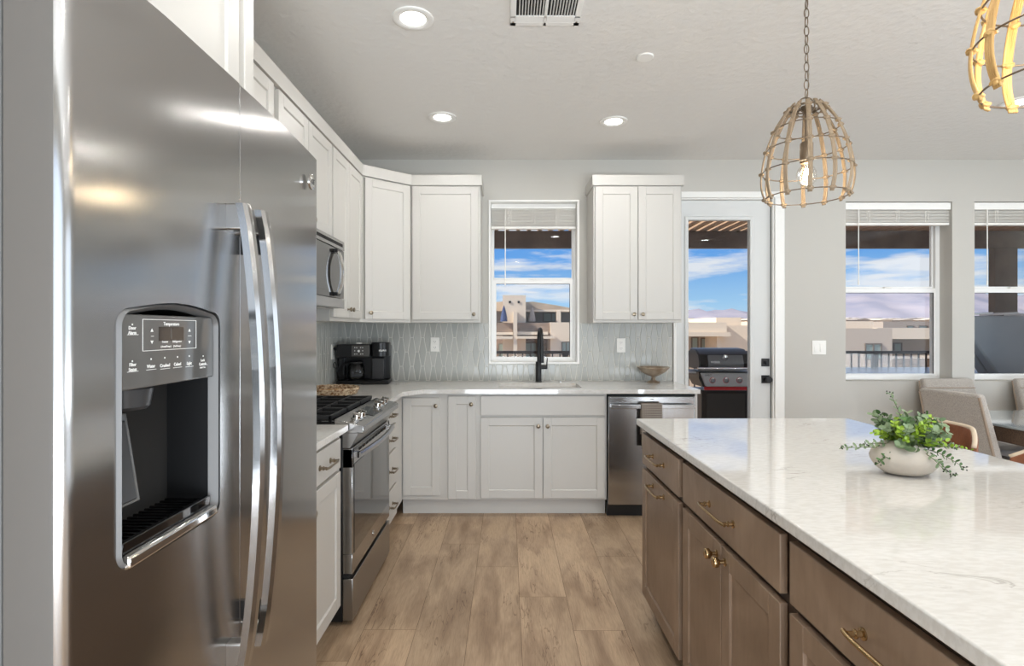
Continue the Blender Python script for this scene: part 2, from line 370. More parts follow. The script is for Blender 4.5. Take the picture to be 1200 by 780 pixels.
    def done(s, name, mats, parent=None, bevel=0, seg=2, loc=None, rot=None, smooth=True, angle=35, recalc=True):
        if recalc: bmesh.ops.recalc_face_normals(s.bm, faces=s.bm.faces)
        me = bpy.data.meshes.new(name); s.bm.to_mesh(me); s.bm.free()
        if not isinstance(mats, (list, tuple)): mats = [mats]
        for m in mats: me.materials.append(m if not isinstance(m, str) else M[m])
        if smooth:
            for p in me.polygons: p.use_smooth = True
            try: me.set_sharp_from_angle(angle=math.radians(angle))
            except Exception: pass
        o = bpy.data.objects.new(name, me); C.objects.link(o)
        if parent: o.parent = parent
        if loc: o.location = loc
        if rot: o.rotation_euler = rot
        if bevel:
            b = o.modifiers.new('bevel', 'BEVEL'); b.width = bevel; b.segments = seg; b.limit_method = 'ANGLE'; b.angle_limit = math.radians(40)
        return o

def tag(o, label, cat, group=None):
    o['label'] = label; o['category'] = cat
    if group: o['group'] = group
    return o
def thing(name, label, cat, loc=(0, 0, 0), rz=0, group=None):
    o = bpy.data.objects.new(name, None); C.objects.link(o); o.location = loc; o.rotation_euler = (0, 0, rz); o.empty_display_size = .1
    return tag(o, label, cat, group)
def struct(o, label=None, cat=None):
    o['kind'] = 'structure'
    if label: o['label'] = label
    if cat: o['category'] = cat
    return o
def kids(o): return [c for c in C.objects if c.parent == o]
def dup(o, loc, rz=None, label=None):
    r = o.copy(); C.objects.link(r); r.location = loc
    if rz is not None: r.rotation_euler = (0, 0, rz)
    if label: r['label'] = label
    for ch in kids(o):
        c = ch.copy(); C.objects.link(c); c.parent = r
        for g in kids(ch):
            d = g.copy(); C.objects.link(d); d.parent = c
    return r
def text(s, size, mtx, parent, m='print', name='lettering', extrude=.0003, align='CENTER', bold=0, shear=0):
    cu = bpy.data.curves.new('t', 'FONT'); cu.body = s; cu.size = size; cu.extrude = extrude; cu.align_x = align; cu.align_y = 'CENTER'; cu.offset = bold; cu.shear = shear
    t = bpy.data.objects.new('t', cu); C.objects.link(t)
    dg = bpy.context.evaluated_depsgraph_get(); me = bpy.data.meshes.new_from_object(t.evaluated_get(dg))
    bpy.data.objects.remove(t); me.transform(mtx); me.materials.clear(); me.materials.append(M[m])
    o = bpy.data.objects.new(name, me); C.objects.link(o); o.parent = parent; return o
def face_mtx(x, y, z, out='-y'):
    """matrix that stands text up: readable from direction out"""
    if out == '-y': return Matrix.Translation((x, y, z)) @ Matrix.Rotation(PI/2, 4, 'X')
    if out == '+x': return Matrix.Translation((x, y, z)) @ Matrix.Rotation(PI/2, 4, 'Z') @ Matrix.Rotation(PI/2, 4, 'X')
def apply_bool(o, cutter):
    md = o.modifiers.new('cut', 'BOOLEAN'); md.object = cutter; md.operation = 'DIFFERENCE'; md.solver = 'EXACT'
    dg = bpy.context.evaluated_depsgraph_get(); dg.update()
    me = bpy.data.meshes.new_from_object(o.evaluated_get(dg)); o.modifiers.remove(md); o.data = me
    bpy.data.objects.remove(cutter)

# ------------------------------------------------------------------ room shell
XL, XR, YB, YF, ZC = -1.37, 5.8, 4.52, -2.6, 2.743
X0S, PW, PL = -.643, .2345, 1.55
ends = {-1: 3.76, 0: 2.441, 1: 3.415, 2: 3.086, 3: 2.74, 4: 2.433, 5: 3.227}
b = B()
rnd = random.Random(3)
k0 = int((XL-X0S)//PW); k1 = int((XR-X0S)//PW)+1
for k in range(k0, k1):
    xa, xb = max(X0S+k*PW+.0008, XL), min(X0S+(k+1)*PW-.0008, XR)
    e0 = ends.get(k, rnd.uniform(2.2, 3.7)); y = e0-PL*6
    while y < YB:
        ya, yb = max(y+.0008, YF), min(y+PL-.0008, YB)
        if yb > ya: b.face([(xa, ya, 0), (xb, ya, 0), (xb, yb, 0), (xa, yb, 0)], rnd.random())
        y += PL
b.mi = 1; b.face([(XL, YF, -.002), (XR, YF, -.002), (XR, YB, -.002), (XL, YB, -.002)], 0)
b.face([(XL-.2, YF-.2, -.2), (XL-.2, YB+.2, -.2), (XR+.2, YB+.2, -.2), (XR+.2, YF-.2, -.2)], 0)
M['seam'] = mat('plank_seam', rgb(92, 74, 58), .9)
struct(b.done('floor', ['planks', 'seam'], recalc=False), 'light oak plank floor running towards the sink wall', 'floor')

struct(B().box(XL-.2, XR+.2, YF-.2, YB+.2, ZC, ZC+.25).done('ceiling', 'ceiling'), 'white textured ceiling', 'ceiling')
struct(B().box(XL-.2, XL, YF-.2, YB+.2, -.2, ZC).done('wall_left', 'wall'), 'left kitchen wall behind the refrigerator and range', 'wall')
def wall_with_holes(axis, u0, u1, w0, w1, z0, z1, holes):
    """boxes around rectangular holes (ua, ub, za, zb), sorted in u"""
    b = B()
    def bx(a, c, d, e_):
        if c-a > 1e-4 and e_-d > 1e-4:
            b.box(a, c, w0, w1, d, e_) if axis == 'x' else b.box(w0, w1, a, c, d, e_)
    cur = u0
    for ua, ub, za, zb in holes:
        bx(cur, ua, z0, z1); bx(ua, ub, z0, za); bx(ua, ub, zb, z1); cur = ub
    bx(cur, u1, z0, z1); return b
W1, W2, W3 = (-.143, .582, 1.067, 2.397), (2.80, 3.682, .911, 2.397), (3.866, 4.748, .911, 2.397)
DR = (1.368, 2.205, 0, 2.425)
struct(wall_with_holes('x', XL-.2, XR+.2, YB, YB+.2, -.2, ZC, [W1, DR, W2, W3]).done('wall_back', 'wall'), 'back wall with the sink window, patio door and dining windows', 'wall')
struct(wall_with_holes('x', XL-.2, XR+.2, YF-.2, YF, -.2, ZC, [(-1.1, 3.3, 0.02, 2.4)]).done('wall_front', 'wall'))  # unseen opening added for the rear fill lamps
struct(wall_with_holes('y', YF-.2, YB+.2, XR, XR+.2, -.2, ZC, [(-1.9, 2.3, .5, 2.4)]).done('wall_right', 'wall'))  # unseen opening added for the side fill lamps
struct(B().box(2.29, XR, YB-.014, YB, 0, .10).done('baseboard_back', 'trim', bevel=.003))

def window(name, r, label):
    x0, x1, z0, z1 = r; yo = YB+.13
    root = thing(name, label, 'window'); root['kind'] = 'structure'
    f = .021 if x1-x0 < .8 else .035
    B().frame(x0, x1, z0, z1, f, yo, yo+.07).done('window_frame', 'vinyl', root, bevel=.003)
    zm = z0+(z1-z0)*.515; xa, xb = x0+f, x1-f
    u = B().frame(xa, xb, zm-.02, z1-f, (.009, .009, .05, .022), yo+.035, yo+.06).done('upper_sash', 'vinyl', root, bevel=.002)
    B().box(xa, xb, yo+.045, yo+.049, zm, z1-f).done('pane', 'pane', u)
    g = .027 if x1-x0 < .8 else .012
    lo = B().frame(xa, xb, z0+f, zm+.012, (g, g, .016, .036), yo+.005, yo+.03).done('lower_sash', 'vinyl', root, bevel=.002)
    B().box(xa+.005, xb-.005, yo+.015, yo+.019, z0+f+.01, zm-.01).done('pane', 'pane', lo)
    b = B()                                                                # dark glazing gasket round the lower glass
    for q in ((xa+g, xb-g, zm-.0275, zm-.024), (xb-g-.004, xb-g, z0+f+.016, zm-.024)): b.box(q[0], q[1], yo+.008, yo+.014, q[2], q[3])
    b.done('gasket', 'gap', lo)
    B().box((x0+x1)/2-.03, (x0+x1)/2+.03, yo-.002, yo+.02, zm+.012, zm+.022).done('sash_lock', 'plastic_white', lo, bevel=.002)
    return root
window('window_1', W1, 'narrow white double hung window above the kitchen sink')
window('window_2', W2, 'white double hung dining window nearest the patio door')
window('window_3', W3, 'white double hung dining window cut by the right edge of the photo')
# thin white liner around the sink window opening
x0, x1, z0, z1 = W1
b = B().frame(x0-.012, x1+.012, z0-.014, z1+.012, (.017, .017, .018, .015), YB-.012, YB+.13)
struct(b.done('trim_1', 'trim', bevel=.002), 'white liner around the sink window', 'trim')

# patio door
yd = YB+.03
root = thing('door_1', 'grey patio door with one tall glass panel beside the upper cabinet', 'door'); root['kind'] = 'structure'
xa, xb, zt = 1.395, 2.19, 2.412; ga, gb, gz0, gz1 = 1.506, 2.019, .28, 2.25
b = B()
for q in ((xa, ga-.0, .01, zt), (gb, xb, .01, zt), (ga, gb, gz1, zt), (ga, gb, .01, gz0)): b.box(q[0], q[1], yd, yd+.045, q[2], q[3])
slab = b.done('door_slab', 'doorpaint', root)
b = B().frame(ga-.03, gb+.03, gz0-.03, gz1+.03, .03, yd-.012, yd)
b.done('glazing_moulding', 'doorpaint', root, bevel=.005)
B().box(ga, gb, yd+.018, yd+.024, gz0, gz1).done('pane', 'pane', root)
b = B().box(2.115, 2.181, yd-.008, yd, 1.032, 1.098); b.cyl((2.148, yd-.014, 1.065), (2.148, yd-.005, 1.065), .018); b.box(2.142, 2.154, yd-.03, yd-.012, 1.05, 1.08)
b.done('deadbolt', 'blackmatte', root, bevel=.002)
b = B().box(2.115, 2.181, yd-.008, yd, .892, .958); b.cyl((2.148, yd-.045, .925), (2.148, yd-.005, .925), .012)
b.lathe([(.012, 0), (.026, -.008), (.028, -.022), (.024, -.03), (.001, -.031)], (2.155, yd-.035, .925), 'y')
b.done('door_knob', 'blackmatte', root, bevel=.001)
b = B()
b.box(2.206, 2.285, YB-.022, YB-.0005, 0, 2.425); b.box(1.345, 2.285, YB-.022, YB-.0005, 2.4255, 2.475); b.box(1.3695, 1.392, YB-.022, YB+.1, 0, 2.41)
b.box(2.193, 2.2045, YB-.010, YB+.1, 0, 2.4145); b.box(1.3695, 2.2045, YB-.010, YB+.1, 2.4148, 2.4245)
struct(b.done('trim_2', 'trim', bevel=.003), 'white casing around the patio door', 'trim')
struct(B().box(2.1905, 2.1935, YB+.02, YB+.05, .02, 2.412).done('trim_3', 'gap'), 'dark weather seal along the latch side of the patio door', 'trim')

# ------------------------------------------------------------------ cabinets
def shaker(w, h, t=.02, st=.057, rec=.007):
    """door with recessed panel; x 0..w, z 0..h, front face at y=-t"""
    b = B()
    st = min(st, w*.3)
    b.box(0, st, -t, 0, 0, h); b.box(w-st, w, -t, 0, 0, h); b.box(st, w-st, -t, 0, 0, st); b.box(st, w-st, -t, 0, h-st, h)
    b.box(st-.002, w-st+.002, -t+rec, -.002, st-.002, h-st+.002)
    i = .004                                                        # small chamfer at the inner edge
    for (p, q) in (((st, st), (w-st, st)), ((w-st, st), (w-st, h-st)), ((w-st, h-st), (st, h-st)), ((st, h-st), (st, st))):
        cx, cz = w/2, h/2
        def inn(a): return (a[0]+(i if a[0] < cx else -i), a[1]+(i if a[1] < cz else -i))
        a_, b_ = inn(p), inn(q)
        b.face([(p[0], -t+.002, p[1]), (q[0], -t+.002, q[1]), (b_[0], -t+rec-.0002, b_[1]), (a_[0], -t+rec-.0002, a_[1])])
    return b
def knob_mesh(): return B().lathe([(.008, 0), (.008, -.002), (.005, -.004), (.0045, -.014), (.012, -.018), (.0145, -.021), (.0145, -.027), (.012, -.029), (.0001, -.0295)], ax='y', n=24)
def knuckle_knob_mesh():
    b = B().lathe([(.012, 0), (.012, -.003), (.006, -.005), (.0055, -.016), (.009, -.018), (.0055, -.020), (.0055, -.022), (.014, -.0225), (.0155, -.024), (.0155, -.036), (.014, -.0375), (.0001, -.0376)], ax='y', n=28); return b
def pull_mesh(c, r=.0048):
    b = B(); a = c/2
    for s in (-1, 1):
        b.lathe([(.0115, 0), (.0115, -.003), (.006, -.005), (.0055, -.012), (.0085, -.014), (.0085, -.017), (.0055, -.019), (.0055, -.03)], (s*a, 0, 0), 'y', 18)
    pts = [(-a-.012, -.030, 0), (-a, -.033, 0)]+[(-a+2*a*i/8, -.036, 0) for i in range(1, 8)]+[(a, -.033, 0), (a+.012, -.030, 0)]
    b.tube(pts, r, 12); return b
_hw = {}
def hardware(kind, parent, x, z, y=-.02, mt='nickel', c=.16, vertical=False, label=None):
    key = (kind, mt, round(c, 3))
    if key not in _hw:
        bb = knob_mesh() if kind == 'knob' else (knuckle_knob_mesh() if kind == 'kknob' else pull_mesh(c))
        o = bb.done('knob' if 'knob' in kind else 'pull', mt, parent, angle=50); _hw[key] = o.data
    else:
        o = bpy.data.objects.new('knob' if 'knob' in kind else 'pull', _hw[key]); C.objects.link(o); o.parent = parent
    o.location = (x, y, z)
    if vertical: o.rotation_euler = (0, PI/2, 0)
    return o
def cabinet(name, label, loc, rz, w, z0, z1, d, fronts, mt='white', toe=True, hwm='nickel', back=True):
    """local frame: x along the front, face frame at y=0 looking to -y; fronts: (kind,x0,x1,za,zb,hw[(kind,x,z,c)])"""
    root = thing(name, label, 'cabinet', loc, rz)
    b = B()
    if toe: b.box(0, w, 0, d, .12, z1); b.box(0, w, .065, d, 0, .12)
    else: b.box(0, w, 0, d, z0, z1)
    b.done('cabinet_box', 'stain_box_shade' if mt == 'stain' else mt, root)
    for kind, xa, xb, za, zb, hw in fronts:
        if kind == 'door': o = shaker(xb-xa, zb-za).done('door', mt, root, bevel=.0018)
        else: o = B().box(0, xb-xa, -.02, 0, 0, zb-za).done('drawer_front' if kind == 'drawer' else 'false_front', mt, root, bevel=.0025)
        o.location = (xa, -.0005, za)
        for h in hw: hardware(h[0], o, h[1]-xa, h[2]-za, mt=hwm, c=h[3] if len(h) > 3 else .128)
    return root
# -- upper cabinets; back wall front frame at Y=4.19, left wall frame at X=-1.055
UZ0, UZ1 = 1.392, 2.44
cabinet('wall_cabinet', 'white single door wall cabinet left of the sink window', (-.737, 4.19, 0), 0, .530, UZ0, UZ1, .329,
        [('door', .012, .516, 1.415, 2.43, [('knob', .482, 1.455)])], toe=False)
cabinet('wall_cabinet', 'white two door wall cabinet between the sink window and the patio door', (.660, 4.19, 0), 0, .675, UZ0, UZ1, .329,
        [('door', .012, .335, 1.415, 2.43, [('knob', .305, 1.455)]), ('door', .341, .664, 1.415, 2.43, [('knob', .371, 1.455)])], toe=False)
cabinet('wall_cabinet', 'white tall narrow two door wall cabinet between microwave and angled corner cabinet', (-1.055, 3.24, 0), PI/2, .665, UZ0, UZ1, .314,
        [('door', .010, .329, 1.415, 2.43, [('knob', .30, 1.47)]), ('door', .335, .655, 1.415, 2.43, [('knob', .364, 1.47)])], toe=False)
cabinet('wall_cabinet', 'short white two door cabinet directly above the microwave', (-1.055, 2.46, 0), PI/2, .775, 1.864, UZ1, .314,
        [('door', .012, .382, 1.88, 2.43, [('knob', .35, 1.92)]), ('door', .388, .762, 1.88, 2.43, [('knob', .42, 1.92)])], toe=False)
cabinet('wall_cabinet', 'white two door wall cabinet half hidden by the top of the refrigerator', (-1.055, 1.515, 0), PI/2, .94, UZ0, UZ1, .314,
        [('door', .012, .465, 1.415, 2.43, [('knob', .435, 1.47)]), ('door', .471, .905, 1.415, 2.43, [('knob', .50, 1.47)])], toe=False)
# angled corner cabinet
p0, p1 = Vector((-1.055, 3.909, 0)), Vector((-.741, 4.19, 0)); dv = p1-p0; ang = math.atan2(dv.y, dv.x); wd = dv.length
root = thing('corner_wall_cabinet', 'white angled corner wall cabinet with one door', 'cabinet', p0, ang)
inv = Matrix.Rotation(-ang, 4, 'Z')
poly = [inv @ (Vector(q+(0,))-p0) for q in ((-1.055, 3.909), (-.741, 4.19), (-.741, 4.519), (-1.368, 4.519), (-1.368, 3.909))]
B().prism([(q.x, q.y) for q in poly], UZ0, UZ1).done('cabinet_box', 'white', root)
o = shaker(wd-.05, 1.015).done('door', 'white', root, bevel=.0018); o.location = (.03, -.001, 1.415); hardware('knob', o, .035, .045)
# cabinet over the refrigerator and the tall end panel
cabinet('wall_cabinet', 'deep white cabinet bridging above the refrigerator', (-.72, .50, 0), PI/2, .955, 1.835, UZ1+.1, .649,
        [('door', .012, .472, 1.85, 2.53, [('knob', .44, 1.89)]), ('door', .478, .925, 1.85, 2.53, [('knob', .51, 1.89)])], toe=False)
tag(B().box(-1.369, -.70, 1.457, 1.509, .001, 2.60).done('refrigerator_end_panel', 'white', bevel=.003), 'tall white end panel on the far side of the refrigerator', 'panel')
# crown
def crown(pts, name, label):
    """square crown following the listed front line"""
    b = B(); n = len(pts)
    t = .035
    ins = []
    for i, p in enumerate(pts):
        p = Vector(p)
        d1 = (Vector(pts[i])-Vector(pts[i-1])).normalized() if i else None
        d2 = (Vector(pts[i+1])-Vector(pts[i])).normalized() if i < n-1 else None
        nrm = []
        for d in (d1, d2):
            if d: nrm.append(Vector((-d.y, d.x)))
        m = sum(nrm, Vector((0, 0))); m.normalize(); k = t/max(.3, m.dot(nrm[0])); ins.append(p+m*k)
    for i in range(n-1):
        b.prism([pts[i], pts[i+1], tuple(ins[i+1]), tuple(ins[i])], UZ1, 2.518)
    bmesh.ops.remove_doubles(b.bm, verts=b.bm.verts, dist=1e-5)
    struct(b.done(name, 'white'), label, 'trim')
crown([(-1.03, 1.51), (-1.03, 3.898), (-.731, 4.165), (-.195, 4.165), (-.195, 4.517)], 'trim_4', 'white crown along the left run of wall cabinets')
crown([(.648, 4.517), (.648, 4.165), (1.347, 4.165), (1.347, 4.517)], 'trim_5', 'white crown on the cabinet right of the sink window')

# -- base cabinets (frame at Y=3.92 / X=-.752)
FY, FX = 3.92, -.752
cabinet('base_cabinet', 'white corner base cabinet with one inset door beside the drawers', (-.762, FY, 0), 0, .3, 0, .884, .599,
        [('door', .015, .280, .156, .851, [('knob', .252, .797)])])
cabinet('base_cabinet', 'narrow white base cabinet with one door left of the sink cabinet', (-.462, FY, 0), 0, .262, 0, .884, .599,
        [('door', .038, .235, .129, .863, [('knob', .205, .808)])])
cabinet('base_cabinet', 'white two door sink base cabinet with a false drawer front', (-.20, FY, 0), 0, .912, 0, .884, .599,
        [('false', .010, .897, .726, .865, []), ('door', .010, .450, .135, .711, [('knob', .42, .652)]), ('door', .457, .897, .135, .711, [('knob', .486, .652)])])
cabinet('drawer_cabinet', 'white four drawer base cabinet between the range and the corner', (FX, 3.245, 0), PI/2, .645, 0, .884, .615,
        [('drawer', .015, .37, .740, .863, [('pull', .185, .80, .096)]), ('drawer', .015, .37, .575, .725, [('pull', .185, .65, .096)]),
         ('drawer', .015, .37, .345, .560, [('pull', .185, .455, .096)]), ('drawer', .015, .37, .128, .330, [('pull', .185, .234, .096)])])
cabinet('base_cabinet', 'white base cabinet squeezed between the refrigerator and the range', (FX, 1.512, 0), PI/2, .93, 0, .884, .615,
        [('drawer', .47, .885, .735, .865, [('pull', .68, .80)]), ('door', .47, .885, .13, .72, [('knob', .50, .66)]),
         ('drawer', .03, .455, .735, .865, [('pull', .24, .80)]), ('door', .03, .455, .13, .72, [('knob', .42, .66)])])
tag(B().box(1.337, 1.357, 3.90, 4.518, .001, .884).done('cabinet_end_panel', 'white', bevel=.002), 'white end panel closing the dishwasher bay by the patio door', 'panel')

# countertops
b = B(); zt = .914; zb = .8845
b.prism([(-1.368, 3.248), (-.715, 3.248), (-.715, 3.72), (-.60, 3.865), (-.60, 4.518), (-1.368, 4.518)], zb, zt)
sx0, sx1, sy0, sy1 = -.065, .545, 3.99, 4.335
b.box(-.60, sx0, 3.865, 4.518, zb, zt); b.box(sx1, 1.366, 3.865, 4.518, zb, zt); b.box(sx0, sx1, 3.865, sy0, zb, zt); b.box(sx0, sx1, sy1, 4.518, zb, zt)
tag(b.done('countertop', 'quartz'), 'pale quartz countertop wrapping the corner around the sink', 'countertop')
tag(B().box(-1.368, -.715, 1.512, 2.455, zb, zt).done('countertop', 'quartz', bevel=.003), 'short pale quartz countertop between refrigerator and range', 'countertop')
# sink
b = B(); s0, s1, t0, t1 = sx0+.001, sx1-.001, sy0+.001, sy1-.001; w = .012
b.box(s0, s0+w, t0, t1, .70, .882); b.box(s1-w, s1, t0, t1, .70, .882); b.box(s0, s1, t0, t0+w, .70, .882); b.box(s0, s1, t1-w, t1, .70, .882); b.box(s0, s1, t0, t1, .69, .702)
rt = thing('sink', 'white undermount sink set in the back countertop', 'sink', (0, 0, 0))
b.done('basin', 'ceramic', rt, bevel=.004)
B().lathe([(.04, 0), (.042, .003), (.03, .004), (.02, .001), (.0001, .001)], (.24, 4.16, .702)).done('drain', 'chrome', rt)
# faucet
rt = thing('faucet', 'matte black pull down faucet standing behind the sink', 'faucet', (.253, 4.43, .914))
B().lathe([(.027, 0), (.027, .006), (.024, .009), (.0235, .16), (.021, .165)]).done('faucet_body', 'blackmatte', rt)
R = .085; pts = [(0, 0, .16), (0, 0, .25)]+[(0, -R+R*math.cos(a), .345+R*math.sin(a)) for a in [PI*i/16 for i in range(0, 15)]]
B().tube([(p[0]+.008*max(0, -p[1])/R, p[1], p[2]) for p in pts], .0125, 14).done('spout', 'blackmatte', rt)
B().tube([(.012, -.163, .385), (.014, -.166, .33), (.014, -.167, .20), (.014, -.167, .165)], [.0135, .016, .0185, .0185], 16).done('spray_head', 'blackmatte', rt)
b = B().cyl((.015, 0, .12), (.07, 0, .12), .017); b.done('handle_hub', 'blackmatte', rt, bevel=.001)
B().tube([(.066, 0, .125), (.068, 0, .16), (.072, -.002, .195)], [.005, .0045, .004], 10).done('lever', 'blackmatte', rt)
tag(B().lathe([(.016, 0), (.016, .006), (.012, .008), (.0001, .008)], (.43, 4.44, .914)).done('air_switch', 'chrome'), 'tiny chrome button on the counter right of the faucet', 'button')

# backsplash tiles
def backsplash(u0, u1, z0, z1, holes, put):
    """elongated hexagon tiles; put(u, z, lift) -> world point"""
    b = B(); a, c, hh = .013, .031, .1185; P = 2*(a+c); g = .0025; rn = random.Random(5)
    def inside(u, z): return any(h[0] < u < h[1] and h[2] < z < h[3] for h in holes)
    def clip(poly):
        def cut(pl, f):
            o_ = []
            for i in range(len(pl)):
                p, q = pl[i], pl[(i+1) % len(pl)]; fp, fq = f(p), f(q)
                if fp >= 0: o_.append(p)
                if (fp >= 0) != (fq >= 0): t = fp/(fp-fq); o_.append((p[0]+(q[0]-p[0])*t, p[1]+(q[1]-p[1])*t))
            return o_
        for f in (lambda p: p[0]-u0-.001, lambda p: u1-.001-p[0], lambda p: p[1]-z0-.001, lambda p: z1-.001-p[1]):
            poly = cut(poly, f)
            if len(poly) < 3: return None
        return poly
    row = 0; z = .914+.004-hh*2
    while z < z1:
        zc = z+hh; u = u0-P+(P/2 if row % 2 else 0)
        while u < u1+P:
            poly = clip([(u-a+g, z+g), (u+a-g, z+g), (u+c-g, zc), (u+a-g, z+2*hh-g), (u-a+g, z+2*hh-g), (u-c+g, zc)])
            if poly:
                cu = sum(p[0] for p in poly)/len(poly); cz = sum(p[1] for p in poly)/len(poly)
                pv = rn.random(); k = .0028
                inner = [(p[0]+(cu-p[0])*min(.5, k/max(1e-4, math.hypot(cu-p[0], cz-p[1]))*1.3), p[1]+(cz-p[1])*min(.5, k/max(1e-4, math.hypot(cu-p[0], cz-p[1])))) for p in poly]
                n = len(poly); tilt = rn.uniform(-.0006, .0006)
                b.face([put(p[0], p[1], .009+tilt*(p[0]-cu)/.03) for p in inner], pv)
                for i in range(n):
                    j = (i+1) % n
                    b.face([put(*poly[i], .0068), put(*poly[j], .0068), put(*inner[j], .009), put(*inner[i], .009)], pv)
            u += P
        z += hh; row += 1
    b.mi = 1
    for face in (((u0, z0), (u1, z0), (u1, z1), (u0, z1)),): b.face([put(p[0], p[1], .007) for p in face], .5); b.face([put(p[0], p[1], .002) for p in face[::-1]], .5)
    for (p, q_) in (((u0, z0), (u1, z0)), ((u1, z0), (u1, z1)), ((u1, z1), (u0, z1)), ((u0, z1), (u0, z0))):
        b.face([put(*p, .002), put(*q_, .002), put(*q_, .007), put(*p, .007)], .5)
    return b
rt = thing('backsplash', 'grey elongated hexagon tile backsplash along the sink wall', 'backsplash')
for nm, (u0, u1, z0, z1) in {'l': (-1.36, W1[0]-.013, .9145, 1.392), 'm': (W1[0]-.013, W1[1]+.013, .9145, W1[2]-.015), 'r': (W1[1]+.013, 1.363, .9145, 1.392)}.items():
    backsplash(u0, u1, z0, z1, [], lambda u, z, l_: (u, YB-l_, z)).done('tile_field', ['tile', 'grout'], rt, smooth=False, recalc=False)
b = backsplash(1.512, 4.512, .9145, 1.392, [], lambda u, z, l_: (XL+l_, u, z))
tag(b.done('backsplash', ['tile', 'grout'], smooth=False, recalc=False), 'grey tile backsplash on the left wall behind the range', 'backsplash')

# outlets and switch
def outlet(loc, rz, label):
    rt = thing('outlet', label, 'outlet', loc, rz, None)
    B().box(-.036, .036, -.006, 0, -.058, .058).done('cover_plate', 'plastic_white', rt, bevel=.002)
    for s in (-1, 1):
        f = B().box(-.017, .017, -.008, -.006, s*.024-.015, s*.024+.015).done('socket_face', 'plastic_white', rt, bevel=.002)
        B().box(-.008, -.006, -.0085, -.0079, s*.024-.003, s*.024+.006).box(.006, .008, -.0085, -.0079, s*.024-.003, s*.024+.006).cyl((0, -.0085, s*.024-.009), (0, -.0079, s*.024-.009), .002, n=8).done('socket_slots', 'gap', f)
    return rt
outlet((-.598, YB-.0095, 1.215), 0, 'white wall outlet on the tiles left of the sink window')
outlet((.938, YB-.0095, 1.208), 0, 'white wall outlet on the tiles right of the sink window')
outlet((XL+.0095, 4.245, 1.165), PI/2, 'white outlet on the left wall holding the coffee maker plug')
rt = thing('light_switch', 'white double rocker switch on the wall between patio door and window', 'switch', (2.577, YB, 1.19))
B().box(-.058, .058, -.006, -.0001, -.058, .058).done('cover_plate', 'plastic_white', rt, bevel=.002)
for s in (-1, 1): B().prism([(-.006, -.034), (-.012, -.034), (-.007, .034), (-.006, .034)], s*.024-.017, s*.024+.017, 'x').done('rocker', 'plastic_white', rt, bevel=.001)

# ------------------------------------------------------------------ refrigerator (front faces +X)
rt = thing('refrigerator', 'stainless steel side by side refrigerator with an ice and water dispenser', 'refrigerator', (-.95, 1.01, 0))
ox, oy = -.95, 1.01
FT = 1.778
def fp(o): o.location = (-ox, -oy, 0); return o      # parts are modelled in world coordinates
fp(B().box(-1.34, -.568, .61, 1.405, .02, 1.755).done('refrigerator_case', 'steel_side', rt, bevel=.004))
fp(B().box(-.568, -.556, .615, 1.40, .05, 1.75).done('door_gasket', 'gap', rt))
fp(B().box(-1.30, -.60, .63, 1.39, 0, .02).done('base_grille', 'black', rt))
def door_poly(ya, yb, bow, rn_, rf, xe=-.4905, xb=-.555):
    """top view outline of a bowed door; big corner radius rn_ at ya, rf at yb"""
    def fx(y): 
        t = (y-ya)/(yb-ya); return xe + bow(t)
    P_ = []; n = 30
    for i in range(7):
        a = PI/2*i/6; r = rn_; P_.append((fx(ya+r)-r*(1-math.sin(a)), ya+r*(1-math.cos(a))))
    for i in range(1, n): y = ya+rn_+(yb-ya-rn_-rf)*i/n; P_.append((fx(y), y))
    for i in range(7):
        a = PI/2*i/6; r = rf; P_.append((fx(yb-r)-r*(1-math.cos(a)), yb-r+r*math.sin(a)))
    return [(xb, ya)]+P_+[(xb, yb)]
def bowf(t): return .0155*math.sin(PI/2*min(1, t*2.0))
def bowr(t): return .0155*math.cos(PI/2*t)**.8 if t < 1 else 0
def build_door(name, poly): return fp(B().prism(poly, .06, FT).done(name, 'steel', rt, angle=25))
FDP = door_poly(.601, .9705, bowf, .016, .003); RDP = door_poly(.9745, 1.418, bowr, .0008, .016, xe=-.4925)
fd = build_door('freezer_door', FDP)
rd = build_door('refrigerator_door', RDP)
# dispenser opening
DY0, DY1, DZ0, DZ1 = .672, .9035, 1.040, 1.370
def disp_outline(g, n=8):
    """rounded rectangle with arched top in (y, z), shrunk by g"""
    y0, y1, z0, z1 = DY0+g, DY1-g, DZ0+g, DZ1-g; r = .022; P_ = []
    for (cx, cz, a0) in ((y1-r, z0+r, -PI/2), (y1-r, z1-r, 0), (y0+r, z1-r, PI/2), (y0+r, z0+r, PI)):
        for i in range(n+1):
            a = a0+PI/2*i/n; P_.append((cx+r*math.cos(a), cz+r*math.sin(a)))
        if a0 == 0:
            for i in range(1, 8): t = i/8; P_.append((y1-r-(y1-y0-2*r)*t, z1+.010*math.sin(PI*t)))
    return P_
cut = B().prism(disp_outline(0), -.60, -.40, 'x').done('cut', 'black'); cut.location = fd.location; cut.parent = fd.parent
bpy.context.view_layer.update(); apply_bool(fd, cut)
